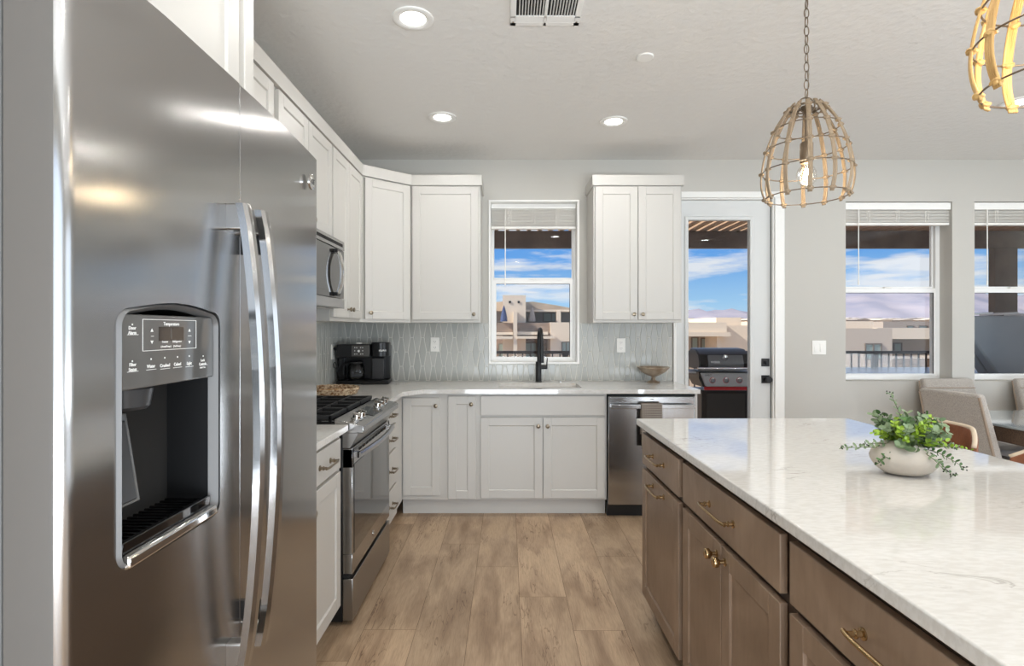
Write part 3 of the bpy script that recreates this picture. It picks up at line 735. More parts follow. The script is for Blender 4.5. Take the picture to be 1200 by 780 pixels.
def door_normals(o, poly):
    pts = [Vector(p) for p in poly[1:-1]]; nv = []
    for i in range(len(pts)):
        d = pts[min(i+1, len(pts)-1)]-pts[max(i-1, 0)]; nv.append(Vector((d.y, -d.x)).normalized())
    me = o.data; out_ = []
    for f in me.polygons:
        for li in f.loop_indices:
            v = me.vertices[me.loops[li].vertex_index].co; p = Vector((v.x, v.y)); best = (9, None)
            for i in range(len(pts)-1):
                a, c = pts[i], pts[i+1]; t = max(0, min(1, (p-a).dot(c-a)/(c-a).length_squared)); d = (a.lerp(c, t)-p).length
                if d < best[0]: best = (d, nv[i].lerp(nv[i+1], t).normalized())
            n_ = f.normal
            if best[0] < 2e-4 and Vector((n_.x, n_.y)).dot(best[1]) > .85: out_.append((best[1].x, best[1].y, 0))
            else: out_.append(tuple(n_))
    me.normals_split_custom_set(out_)
for o_, p_ in ((fd, FDP), (rd, RDP)):
    o_.data.materials.append(M['steel_edge_shade'])
    for f_ in o_.data.polygons:
        if abs(f_.normal.y) > .985 and abs(f_.center.y-p_[0][1]) < .002: f_.material_index = 1
    door_normals(o_, p_)
fx0 = -.4775
def ringmesh(o1, x1, o2, x2, o3=None, x3=None):
    b = B(); rr = [[b.bm.verts.new((x, p[0], p[1])) for p in o_] for o_, x in ((o1, x1), (o2, x2))+(((o3, x3),) if o3 else ())]
    b.loft(rr, caps=False); return b
fp(ringmesh(disp_outline(-.002), fx0-.009, disp_outline(.003), fx0+.001, disp_outline(.009), fx0-.013).done('dispenser_bezel', 'bezel', rt, angle=80))
# cavity
b = ringmesh(disp_outline(.009), fx0-.013, disp_outline(.012), fx0-.09)
b.bm.faces.new([b.bm.verts.new((fx0-.0895, p[0], p[1])) for p in disp_outline(.011)])
cav = fp(b.done('dispenser_cavity', 'blackmatte', rt, angle=60, recalc=False))
# cavity backing behind door face is hidden inside the case
b = B().box(fx0-.03, fx0-.004, DY0+.009, DY1-.010, 1.265, 1.362)
pan = fp(b.done('control_panel', 'panelgrey', rt, bevel=.002))
xs = fx0-.0039
def Yp(px): return -xs*640/(594.6-px)
def Zp(py, y): return H+(385.3-py)*y/640
def T(s, size, px, py, bold=0): y = Yp(px); text(s, size, face_mtx(xs, y, Zp(py, y), '+x'), pan, bold=bold)
T('Door\nAlarm', .0062, 155, 387, .0001); T('Filter\nStatus', .0062, 155.5, 430, .0001)
T('Temperature', .0068, 201, 379.5, .0001); T('Freezer', .0044, 193.5, 400.2); T('Refrigerator', .0044, 207.6, 399.8)
T('( Actual/Temp )', .0036, 194.6, 405.7); T('( Set/Temp )', .0036, 207.5, 405.2)
for t_, px, py in (('Water', 177, 429), ('Crushed', 193.4, 428), ('Cubed', 208, 426.5), ('Light', 221.7, 425.5)): T(t_, .0064, px, py, .0001)
T('Lock\nControls', .0056, 237.5, 424, .0001); T('Hold 3 Sec', .0036, 237.5, 430.3)
b = B(); th = .0006
def bar(pa, pb, py): ya, yb_ = Yp(pa), Yp(pb); z = Zp(py, (ya+yb_)/2); b.box(xs-.001, xs+.0004, ya, yb_, z, z+th)
for q in ((149, 162, 392.3), (149, 162, 435.5), (171.5, 183, 433), (188, 199, 432), (203, 213, 430.5), (217.5, 226.5, 429.5), (234, 243, 427.7), (177, 180, 394), (220.5, 224, 393.5)): bar(*q)
ya, yb_ = Yp(167), Yp(229.5); za, zb_ = 1.3135, 1.3555
for q in ((ya, yb_, za, za+.0007), (ya, yb_, zb_, zb_+.0007), (ya, ya+.0007, za, zb_+.0007), (yb_, yb_+.0007, za, zb_+.0007)): b.box(xs-.001, xs+.0004, *q)
for px in (178, 222):
    yc_ = Yp(px)
    for py, sg in ((387, 1), (400.5, -1)): zc_ = Zp(py, yc_); b.prism([(yc_-.0028, zc_-.0018*sg), (yc_+.0028, zc_-.0018*sg), (yc_, zc_+.0025*sg)], xs-.001, xs+.0004, 'x')
for px, py in ((155, 380), (155, 423), (177, 420.5), (193, 419), (208, 418), (221.7, 417), (238, 417)): yc_ = Yp(px); zc_ = Zp(py, yc_); b.box(xs-.001, xs+.0004, yc_-.0009, yc_+.0009, zc_-.0011, zc_+.0011)
b.done('printed_marks', 'print', pan)
fdp = B().box(xs-.002, xs+.0003, Yp(186), Yp(215), 1.3265, 1.346); fdp.mi = 1; fdp.box(xs-.002, xs+.0005, Yp(200), Yp(200.8), 1.329, 1.344); fdp.done('display', ['blackgloss', 'panelgrey'], pan)
fp(B().lathe([(.03, 1.266), (.034, 1.262), (.03, 1.238), (.026, 1.234), (.0001, 1.234)], (fx0-.045, .745, 0), n=32).done('ice_chute', 'darkgrey', rt))
pad = B(); pad.prism([(-.545, 1.225), (-.54, 1.225), (-.52, 1.10), (-.526, 1.10)], .70, .775, 'y'); pad.mi = 1; pad.prism([(-.5445, 1.215), (-.536, 1.215), (-.519, 1.105), (-.524, 1.105)], .708, .767, 'y')
fp(pad.done('dispenser_paddle', ['panelgrey', 'darkgrey'], rt, bevel=.002))
b = B(); b.box(fx0-.088, fx0-.010, DY0+.014, DY1-.014, 1.052, 1.062)
for i in range(16): y = DY0+.026+i*.0125; b.box(fx0-.084, fx0-.016, y, y+.005, 1.062, 1.068)
b.box(fx0-.014, fx0-.006, DY0+.014, DY1-.014, 1.056, 1.073)
fp(b.done('drip_tray', 'blackgloss', rt, bevel=.0015))
b = B(); b.prism([(fx0-.004, DZ0-.001), (fx0+.006, DZ0+.003), (fx0+.004, DZ0+.016), (fx0-.006, DZ0+.019)], DY0+.012, DY1-.012, 'y')
fp(b.done('dispenser_lip', 'chrome', rt, bevel=.003, seg=3))
# handles
def fhandle(y, door, xe, za, zb):
    n = 22; b = B(); w = .0125
    zs = [za+(zb-za)*i/n for i in range(n+1)]; rs = []
    for z in zs:
        t = (z-za)/(zb-za); x = xe+.030*math.sin(PI*t)**.75
        rs.append([b.bm.verts.new(p) for p in ((x-.010, y-w, z), (x+.002, y-w, z), (x+.007, y-w*.5, z), (x+.007, y+w*.5, z), (x+.002, y+w, z), (x-.010, y+w, z))])
    b.loft(rs); h = fp(b.done('handle', 'steel', rt, angle=30)); 
    for z in (za, zb-.045): B().box(-.482, xe+.001, y-w*.9, y+w*.9, z, z+.045).done('handle_mount', 'steel_dark', h, bevel=.003)
    if door is rd:
        for z in (za+.045, zb-.080): B().box(-.474, xe-.004, y-w*.35, y+w*.35, z, z+.034).done('handle_insert', 'black', h)
fhandle(.934, fd, -.449, .766, 1.556)
fhandle(1.002, rd, -.449, .768, 1.559)
bd = fp(B().lathe([(.0185, 0), (.0185, .004), (.016, .0055), (.0001, .0055)], (-.4785, 1.327, 1.70), 'x', 40).done('round_badge', 'chrome', rt))
text('GE', .018, face_mtx(-.4785+.0058, 1.327, 1.70, '+x'), bd, 'darkgrey', shear=.3)
fp(B().box(-.58, -.50, 1.33, 1.405, FT-.021, FT+.012).done('hinge_cover', 'darkgrey', rt, bevel=.004))

# ------------------------------------------------------------------ microwave (local x -> +Y)
rt = thing('microwave', 'stainless over the range microwave with black glass door', 'microwave', (-.985, 2.465, 1.463), PI/2)
B().box(0, .757, 0, .384, 0, .390).done('microwave_body', 'steel_dark', rt, bevel=.003)
dr = B().box(.003, .757-.003, -.022, 0, .055, .335).done('microwave_door', 'blackgloss', rt, bevel=.003)
b = B().box(0, .757, -.024, -.0005, .337, .390); b.box(0, .757, -.024, -.0005, 0, .053); b.done('face_trim', 'steel', rt, bevel=.003)
B().box(.05, .50, -.0235, -.0215, .09, .30).done('door_window', 'blackgloss', dr)
b = B(); n = 14; rs = []
for i in range(n+1):
    t = i/n; z = .065+.26*t; y = -.030-.036*math.sin(PI*t)**.6
    rs.append([b.bm.verts.new(p) for p in ((.56, y+.008, z), (.56, y, z), (.575, y-.006, z), (.60, y-.006, z), (.615, y, z), (.615, y+.008, z))])
b.loft(rs); b.done('door_handle', 'chrome', dr, angle=40)
B().box(.558, .617, -.045, -.022, .065, .085).done('handle_mount', 'black', dr, bevel=.002); B().box(.558, .617, -.045, -.022, .305, .325).done('handle_mount', 'black', dr, bevel=.002)
b = B()
for i in range(24): b.box(.03+i*.029, .05+i*.029, -.0255, -.024, .355, .372)
b.done('vent_louvre', 'gap', rt)
b = B().box(.10, .20, .05, .15, -.003, .0005); b.box(.55, .65, .05, .15, -.003, .0005); b.done('underside_lamp', 'plastic_white', rt)

# ------------------------------------------------------------------ range
RX = -.745
rt = thing('range', 'slide in stainless gas range with front control knobs', 'oven', (RX, 2.466, 0), PI/2)
w = .772
B().box(0, w, .0, .60, .02, .905).done('range_body', 'black', rt, bevel=.002)
b = B(); b.prism([(-.045, .325), (0, .325), (0, .80), (-.045, .80)], 0, .03, 'x'); b.prism([(-.045, .325), (0, .325), (0, .80), (-.045, .80)], w-.03, w, 'x')
b.box(0, w, -.045, -.001, .236, .325); b.box(0, w, -.045, -.001, .715, .803); b.mi = 1; b.box(.03, w-.03, -.020, -.001, .325, .715)
od = b.done('oven_door', ['steel', 'black'], rt, bevel=.002)
B().box(.026, w-.026, -.047, -.043, .322, .728).done('door_glass', 'blackgloss', od, bevel=.001)
b = B()
for i in range(9): b.box(.11+i*.064, .155+i*.064, -.0465, -.044, .772, .784)
b.done('door_vent', 'gap', od)
b = B(); n = 20; rs = []
for i in range(n+1):
    t = i/n; x = .02+(w-.04)*t; y = -.072-.022*math.sin(PI*t)
    rs.append([b.bm.verts.new((x, y+dy, .770+dz)) for dy, dz in ((.009, -.013), (-.003, -.013), (-.009, -.006), (-.009, .006), (-.003, .013), (.009, .013))])
b.loft(rs); b.box(.02, .05, -.07, -.043, .757, .783); b.box(w-.05, w-.02, -.07, -.043, .757, .783)
b.done('oven_handle', 'steel', od, angle=30)
dw = B().box(.002, w-.002, -.046, -.001, .024, .212).done('bottom_drawer', 'steel_dark', rt, bevel=.002)
B().box(.01, w-.01, -.03, -.001, .213, .235).done('drawer_gap', 'gap', rt)
bd = B().lathe([(.0135, 0), (.0135, -.002), (.0001, -.002)], (w/2+.0, -.0455, .28), 'y', 30).done('round_badge', 'chrome', od)
text('GE', .013, face_mtx(w/2, -.048, .28), bd, 'darkgrey', shear=.3)
# apron below the control panel and the sloped control panel itself (profile in y,z)
B().prism([(-.035, .806), (-.001, .806), (-.001, .90), (-.075, .876)], 0, w, 'x').done('front_apron', 'steel_dark', rt)
cp = B().prism([(-.094, .873), (-.098, .878), (-.097, .900), (-.090, .907), (.035, .936), (.035, .90), (-.02, .873)], -.004, w+.004, 'x').done('control_panel', 'steel', rt, bevel=.003, seg=3)
sl = math.atan2(.029, .125)
kb = None
for i, xk in enumerate((.10, .185, .52, .605, .69)):
    b = B(); b.lathe([(.024, 0), (.024, .004), (.019, .006), (.018, .020), (.016, .022), (.0001, .0225)]); b.box(-.005, .005, -.020, .020, .020, .031)
    k = b.done('control_knob', 'chrome', cp, bevel=.0012) if kb is None else None
    if kb is None: kb = k
    else: b.bm.free(); k = bpy.data.objects.new('control_knob', kb.data); C.objects.link(k); k.parent = cp
    k.location = (xk, -.035, .9195); k.rotation_euler = (sl, 0, 0)
o = B().box(.255, .455, -.045, .045, 0, .002).done('touch_display', 'blackgloss', cp); o.location = (0, -.035, .9200); o.rotation_euler = (sl, 0, 0)
ct = B().box(0, w, .036, .60, .905, .918).done('cooktop', 'blackgloss', rt, bevel=.003)
gi = 0
for gx0, gx1 in ((.012, .260), (.266, .506), (.512, .760)):
    b = B(); z = .943
    for y in (.055, .575): b.box(gx0, gx1, y, y+.014, .93, .95)
    for x in (gx0, gx1-.012): b.box(x, x+.012, .055, .589, .93, .95)
    for x in (gx0+.008, gx1-.02):
        for y in (.058, .31, .573): b.box(x, x+.012, y, y+.012, .918, .935)
    cx = (gx0+gx1)/2
    for y in (.18, .32, .46): b.box(gx0, gx1, y-.006, y+.006, .934, .95)
    b.box(cx-.006, cx+.006, .06, .58, .934, .95)
    b.done('burner_grate', 'iron', rt, bevel=.002)
    for cy in ((.18, .46) if gi != 1 else (.32,)):
        B().lathe([(.05, .918), (.05, .926), (.036, .93), (.036, .936), (.0001, .937)], (cx, cy, 0)).done('burner_cap', 'iron', rt)
    gi += 1

# ------------------------------------------------------------------ dishwasher and towel
rt = thing('dishwasher', 'stainless dishwasher with a bar handle beside the patio door', 'dishwasher', (.718, 3.885, 0))
w = .608
B().box(.004, w+.004, .03, .60, .10, .868).done('dishwasher_body', 'black', rt)
dd = B().box(0, w+.006, 0, .03, .092, .862).done('dishwasher_door', 'steel', rt, bevel=.004)
b = B().box(.012, w-.006, -.052, -.034, .782, .812); b.box(.015, .04, -.036, .001, .785, .809); b.box(w-.035, w-.01, -.036, .001, .785, .809)
b.done('bar_handle', 'steel', dd, bevel=.003)
B().box(.30, .32, -.0008, .0005, .842, .846).done('indicator_mark', 'gap', dd)
B().box(0, w+.004, .05, .10, 0, .09).done('toe_panel', 'black', rt)
# towel over the handle
b = B(); rs = []; prof = [(.0225, .55), (-.012+.037, .70), (-.006+.034, .775)]
path = [(3.861, .60), (3.860, .70), (3.8585, .78), (3.857, .812), (3.850, .8185), (3.838, .8195), (3.8275, .815), (3.8255, .79), (3.825, .70), (3.823, .60), (3.822, .50)]
nu = 14
for iy, (py, pz) in enumerate(path):
    row = []
    for iu in range(nu+1):
        u = iu/nu; row.append(b.bm.verts.new((.938+.148*u, py-.0035*math.sin(u*9+1)*(1 if pz < .78 else .2), pz)))
    rs.append(row)
for a_, c_ in zip(rs, rs[1:]):
    for i in range(nu): f = b.bm.faces.new([a_[i], a_[i+1], c_[i+1], c_[i]])
o = tag(b.done('dish_towel', 'towel'), 'brown checked dish towel draped over the dishwasher handle', 'towel')
md = o.modifiers.new('thick', 'SOLIDIFY'); md.thickness = .0035; md.offset = 1

# ------------------------------------------------------------------ things on the counters
# coffee maker
rt = thing('coffee_maker', 'black drip coffee maker with glass carafe in the counter corner', 'coffee maker', (-1.135, 4.36, .914), .10)
B().box(-.20, .20, -.13, .11, 0, .028).box(-.012, .20, -.15, -.13, 0, .026).done('base_plate', 'black', rt, bevel=.005)
B().box(-.20, .195, .02, .11, .028, .30).done('water_tower', 'black', rt, bevel=.006)
B().box(-.20, -.15, -.05, .03, .028, .30).done('side_column', 'black', rt, bevel=.006)
hd = B().box(-.20, .055, -.12, .03, .205, .31).done('brew_head', 'black', rt, bevel=.008)
B().box(.055, .15, -.03, .03, .028, .20).done('pod_column', 'darkgrey', rt, bevel=.006)
pb = B().prism([(.06+.14*t, 0) for t in (0, 1)]+[(.20, -.06)]+[(.13+.07*math.cos(a), -.08-.07*math.sin(a)) for a in [PI*i/10 for i in range(11)]]+[(.06, -.06)], .215, .325).done('pod_head', 'black', rt, bevel=.004)
text('KEURIG', .017, Matrix.Translation((.155, -.1495, .262)) @ Matrix.Rotation(.32, 4, 'Z') @ Matrix.Rotation(PI/2, 4, 'X'), pb, bold=.0004)
c_ = B().box(-.085, .050, -.123, -.118, .218, .302).done('control_face', 'panelgrey', hd, bevel=.002)
b = B().cyl((-.03, -.126, .258), (-.03, -.122, .258), .009)
for ax, az in ((-.06, .285), (-.045, .285), (-.015, .285), (0, .285), (-.06, .235), (-.045, .235), (-.015, .235), (0, .235), (-.06, .26), (0, .26)): b.cyl((ax, -.125, az), (ax, -.122, az), .0035, n=10)
b.done('button', 'print', c_)
B().box(-.055, -.015, -.09, -.05, .312, .322).done('lid_catch', 'plastic_white', hd, bevel=.002)
cf = B().lathe([(.045, .034), (.062, .045), (.068, .09), (.062, .135), (.05, .155), (.048, .165)], (-.06, -.055, 0), n=32).done('carafe', 'carafe', rt)
B().lathe([(.051, .158), (.053, .172), (.04, .178), (.0001, .179)], (-.06, -.055, 0)).done('carafe_lid', 'black', cf)
B().lathe([(.066, .030), (.067, .036), (.05, .038), (.0001, .038)], (-.06, -.055, 0)).done('hot_plate', 'blackgloss', rt)
B().tube([(-.10, -.06, .165), (-.14, -.075, .16), (-.155, -.08, .14), (-.158, -.082, .07)], [.008, .009, .009, .007], 10, ry=.005).done('carafe_handle', 'black', cf)
inv = Matrix.Rotation(-.10, 4, 'Z')
def cl(p): q = inv @ (Vector(p)-Vector((-1.135, 4.36, .914))); return tuple(q)
b = B(); pc = [(-1.345, 4.245, 1.19), (-1.325, 4.25, 1.19), (-1.30, 4.27, 1.17), (-1.30, 4.28, 1.10), (-1.315, 4.27, 1.05), (-1.345, 4.25, 1.04), (-1.35, 4.24, 1.07), (-1.335, 4.235, 1.085), (-1.32, 4.24, 1.05), (-1.31, 4.26, .98), (-1.27, 4.30, .935), (-1.25, 4.35, .925)]
def smooth_path(p, k=6):
    p = [Vector(q) for q in p]; o_ = []
    for i in range(len(p)-1):
        a0, a1, a2, a3 = p[max(i-1, 0)], p[i], p[i+1], p[min(i+2, len(p)-1)]
        for j in range(k):
            t = j/k; o_.append(.5*((2*a1)+(a2-a0)*t+(2*a0-5*a1+4*a2-a3)*t*t+(3*a1-a0-3*a2+a3)*t**3))
    o_.append(p[-1]); return o_
b.tube([cl(q) for q in smooth_path(pc)], .003, 8); q0 = cl((-1.35, 4.245, 1.19)); q1 = cl((-1.325, 4.245, 1.19)); b.cyl(q0, q1, .012, n=12)
b.done('power_cord', 'black', rt)
# woven tray
rt = thing('woven_tray', 'round woven wicker tray on the counter behind the range', 'tray', (-1.165, 3.60, .914))
b = B()
for k in range(9):
    r = .018+.0165*k; b.tube([(r*math.cos(2*PI*i/36), r*math.sin(2*PI*i/36), .010+.003*math.sin(i*PI)) for i in range(36)], .0088, 6, close=True)
b.done('tray_base', 'cushion', rt)
b = B()
for k in range(4):
    r = .163+.005*k; b.tube([(r*math.cos(2*PI*i/48), r*math.sin(2*PI*i/48), .010+.010*k+.0015*(-1)**(i+k)) for i in range(48)], .0075, 6, close=True)
b.done('tray_rim', 'wicker', rt)
# footed bowl
rt = thing('footed_bowl', 'antique silver footed bowl on the counter near the patio door', 'bowl', (1.165, 4.36, .914))
B().lathe([(.052, 0), (.054, .006), (.045, .012), (.022, .020), (.013, .03), (.02, .038), (.012, .046), (.03, .055), (.018, .050)], n=36).done('foot', 'bowl', rt, angle=60)
B().lathe([(.018, .050), (.05, .062), (.09, .085), (.118, .112), (.126, .124), (.124, .127), (.112, .112), (.085, .09), (.045, .070), (.0001, .064)], n=48).done('bowl_cup', 'bowl', rt, angle=60)

# ------------------------------------------------------------------ island (slightly turned)
IR = math.radians(-.55)
def ipt(s, off=0): return (.6165+off+.0098*s, 2.615-s, 0)      # point at distance s along the island front from its far corner
ia = -PI/2+math.atan(.0098)
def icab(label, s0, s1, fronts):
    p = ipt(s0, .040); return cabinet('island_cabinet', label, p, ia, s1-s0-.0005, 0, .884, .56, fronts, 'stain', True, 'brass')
Zd = (.712, .855); Zo = (.10, .690)
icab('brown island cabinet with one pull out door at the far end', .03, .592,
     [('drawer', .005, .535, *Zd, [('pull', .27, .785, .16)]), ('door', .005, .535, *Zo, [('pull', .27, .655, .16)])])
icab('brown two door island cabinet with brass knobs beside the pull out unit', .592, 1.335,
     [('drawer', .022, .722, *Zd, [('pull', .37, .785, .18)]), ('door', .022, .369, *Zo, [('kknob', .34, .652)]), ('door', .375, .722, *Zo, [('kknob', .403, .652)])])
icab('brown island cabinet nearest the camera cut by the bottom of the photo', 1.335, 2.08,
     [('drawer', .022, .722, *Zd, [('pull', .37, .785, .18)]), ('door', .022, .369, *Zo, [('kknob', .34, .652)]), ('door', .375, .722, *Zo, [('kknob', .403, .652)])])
def ip2(s, u): a = ipt(s); return (a[0]+u, a[1]+.0098*u)
p = [ip2(0, 0), ip2(2.5, 0), ip2(2.5, 1.015), ip2(0, 1.015)]
tag(B().prism(p, .885, .915).done('countertop', 'quartz', bevel=.004, seg=3), 'large pale quartz island countertop with the potted plant on it', 'countertop')
p = [ip2(.03, .601), ip2(2.085, .601), ip2(2.085, .62), ip2(.03, .62)]
tag(B().prism(p, .001, .884).done('island_back_panel', 'stain'), 'brown back panel of the island facing the stools', 'panel')

# potted plant
rt = thing('potted_plant', 'leafy eucalyptus plant in a squat stone pot on the island', 'potted plant', (1.172, 1.615, .9165))
n = 40; b = B(); rs = []
prof = [(r*.9, h+.0015) for r, h in [(.035, 0), (.06, .002), (.082, .014), (.098, .034), (.100, .045), (.093, .060), (.072, .078), (.050, .090), (.042, .092), (.036, .086), (.034, .06)]]
for r, h in prof:
    rs.append([b.bm.verts.new((r*math.cos(2*PI*i/n), r*.86*math.sin(2*PI*i/n), h*(1-.16*math.cos(2*PI*i/n)*(r/.1))+.0)) for i in range(n)])
b.loft(rs); b.done('pot', 'stone', rt, angle=70)
def leaf(b, base, d, up, L_, Wd, cup=.15, mi=1):
    d = d.normalized(); s_ = d.cross(up).normalized(); nn = s_.cross(d); b.mi = mi; K = 10
    c0 = b.bm.verts.new(base+d*L_*.5-nn*L_*cup*.3); ring = []
    for i in range(K):
        a = 2*PI*i/K; x = .5-.5*math.cos(a); y = math.sin(a)*.5*(1 if x > .1 else .8)
        ring.append(b.bm.verts.new(base+d*L_*x+s_*Wd*y+nn*L_*cup*(abs(y)*1.2+(x-.5)**2)))
    for i in range(K): f = b.bm.faces.new([c0, ring[i], ring[(i+1) % K]]); f.material_index = mi; f.smooth = True
rl = random.Random(21)
def sprig(dirv, length, style, droop, sz):
    b = B(); b.mi = 0; p = Vector((rl.uniform(-.03, .03), rl.uniform(-.025, .02), .075)); d = Vector(dirv).normalized(); pts = [p.copy()]; step = .0125
    m_ = int(length/step)
    for i in range(m_): d = (d+Vector((0, 0, -droop))).normalized(); p = p+d*step; pts.append(p.copy())
    b.tube(pts, [.0016-.001*i/m_ for i in range(m_+1)], 5)
    for i in range(2, m_+1):
        t = i/m_; tang = (pts[i]-pts[i-1]).normalized(); side = tang.orthogonal().normalized(); ph = i*1.57+rl.uniform(-.4, .4)
        side = Matrix.Rotation(ph, 3, tang) @ side
        k = sz*(1-.55*t) if style != 'fine' else sz*(1-.3*t)
        for sg in (-1, 1):
            dd = (side*sg+tang*.55+Vector((0, 0, .25))).normalized()
            leaf(b, pts[i], dd, (Vector((0, 0, 1))+tang*.6+Vector((0, -.5, 0))).normalized(), k*rl.uniform(.85, 1.15), k*(.92 if style == 'round' else (.8 if style == 'lime' else .5))*rl.uniform(.9, 1.1), mi=1)
    if style == 'fine':
        b.mi = 2
        for _ in range(5): q = pts[-1]+Vector((rl.uniform(-.01, .01), rl.uniform(-.01, .01), rl.uniform(-.006, .01))); b.sphere(q, .0022, 6)
    lm = {'round': rl.choice(['leaf_mid', 'leaf_mid', 'leaf_dark']), 'lime': 'leaf_lime', 'fine': rl.choice(['leaf_dark', 'leaf_mid'])}[style]
    b.done('sprig', ['stem', lm, 'bud'], rt, angle=180, recalc=False)
for k in range(22):
    a = 2*PI*k/22+rl.uniform(-.2, .2); el = rl.uniform(.35, 2.4)
    sprig((math.cos(a)*1.15, math.sin(a)*.8-.1, el), rl.uniform(.08, .125), 'round', rl.uniform(.015, .05), rl.uniform(.034, .044))
for k in range(15):
    a = -PI*(k+.5)/15+rl.uniform(-.2, .2); sprig((math.cos(a), math.sin(a), rl.uniform(.6, 2.0)), rl.uniform(.09, .135), 'lime', .05, rl.uniform(.022, .030))
for v, ln, dr_ in (((-1, -.2, .25), .165, .02), ((-1, .1, .05), .165, .01), ((-.6, -.2, 1.2), .19, .01), ((-1, -.3, .1), .15, .06), ((.25, .3, 1), .10, .0), ((.5, 0, .8), .13, .03),
                   ((1, -.1, .3), .17, .04), ((1, -.4, .2), .17, .075), ((1, .1, .15), .16, .02), ((.3, -1, .3), .13, .12), ((.8, -.6, .3), .165, .11), ((-.2, .4, 1), .10, 0)):
    sprig(v, ln, 'fine' if rl.random() < .75 else 'lime', dr_, .019)
sprig((1, -.35, .3), .15, 'lime', .04, .018); sprig((1, 0, .4), .15, 'lime', .05, .018)

# ------------------------------------------------------------------ ceiling fittings
can0 = None
def can(loc, label):
    global can0
    if can0 is None:
        r_ = thing('recessed_light', label, 'ceiling light', loc, 0, 'recessed ceiling lights')
        B().lathe([(.092, 0), (.092, -.006), (.085, -.009), (.060, -.006), (.056, -.002), (.056, 0)], n=48).done('trim_ring', 'trim', r_, angle=50)
        B().lathe([(.057, -.004), (.0001, -.004)], n=40).done('diffuser', 'diffuser', r_)
        can0 = r_
    else: r_ = dup(can0, loc, None, label)
    add_light('lamp_glow', 'AREA', (0, 0, -.014), (0, 0, 0), CAN_W, (1, .98, .94), .11, shape='DISK', parent=r_)
    return r_
can((-.425, 2.46, ZC), 'lit recessed ceiling light nearest the refrigerator, largest of those seen')
can((-.43, 3.61, ZC), 'lit recessed ceiling light above the sink corner, left of the far pair')
can((.716, 3.68, ZC), 'lit recessed ceiling light above the cabinet right of the sink window')
can((3.15, 3.37, ZC), 'recessed ceiling light glimpsed through the near rattan pendant')
for x, y in ((-.425, 1.2), (.716, 1.2), (-.4, -.4), (1.3, -.8), (3.1, .6), (4.9, 3.3), (4.9, .6), (3.1, -1.6), (4.9, -1.6), (.2, -1.9)): can((x, y, ZC), 'unseen recessed ceiling light added for brightness behind or beside the camera')  # extra unseen ceiling lights added to brighten the room
rt = thing('ceiling_vent', 'white metal air register on the ceiling beside the nearest light', 'vent', (.170, 2.345, ZC))
b = B(); Wv, Dv = .157, .166; e_ = .026
b.box(-Wv, -Wv+e_, -Dv, Dv, -.007, 0); b.box(Wv-e_, Wv, -Dv, Dv, -.007, 0); b.box(-Wv, Wv, -Dv, -Dv+e_, -.007, 0); b.box(-Wv, Wv, Dv-e_, Dv, -.007, 0)
b.box(-.007, .007, -Dv, Dv, -.007, 0); b.box(-Wv, Wv, Dv-.075, Dv-.065, -.007, 0)
b.done('register_frame', 'trim', rt, bevel=.0015)
B().box(-Wv+.01, Wv-.01, -Dv+.01, Dv-.01, -.0012, -.0002).done('duct_shadow', 'gap', rt)
b = B()
for s in (-1, 1):
    for i in range(9):
        x = s*(.017+.0128*i); b.prism([(x, -.0012), (x+.0022, -.0012), (x+.0052*1.0, -.007), (x+.003, -.007)], -Dv+e_, Dv-.075, 'y')
    for i in range(5):
        y = Dv-.063+i*.0078; b.box(min(s*.008, s*(Wv-e_)), max(s*.008, s*(Wv-e_)), y, y+.0062, -.0065, -.0015)
b.done('louvre', 'trim', rt)
b = B()
for s in (-1, 1): b.cyl((s*(Wv-.013), Dv-.03, -.0085), (s*(Wv-.013), Dv-.03, -.007), .004, n=12)
b.done('screw', 'nickel', rt)
tag(B().lathe([(.044, 0), (.044, -.005), (.040, -.008), (.0001, -.009)], (.708, 2.81, ZC), n=40).done('ceiling_cover_plate', 'trim'), 'small plain round cover plate on the ceiling between the vent and the pendant', 'cover plate')

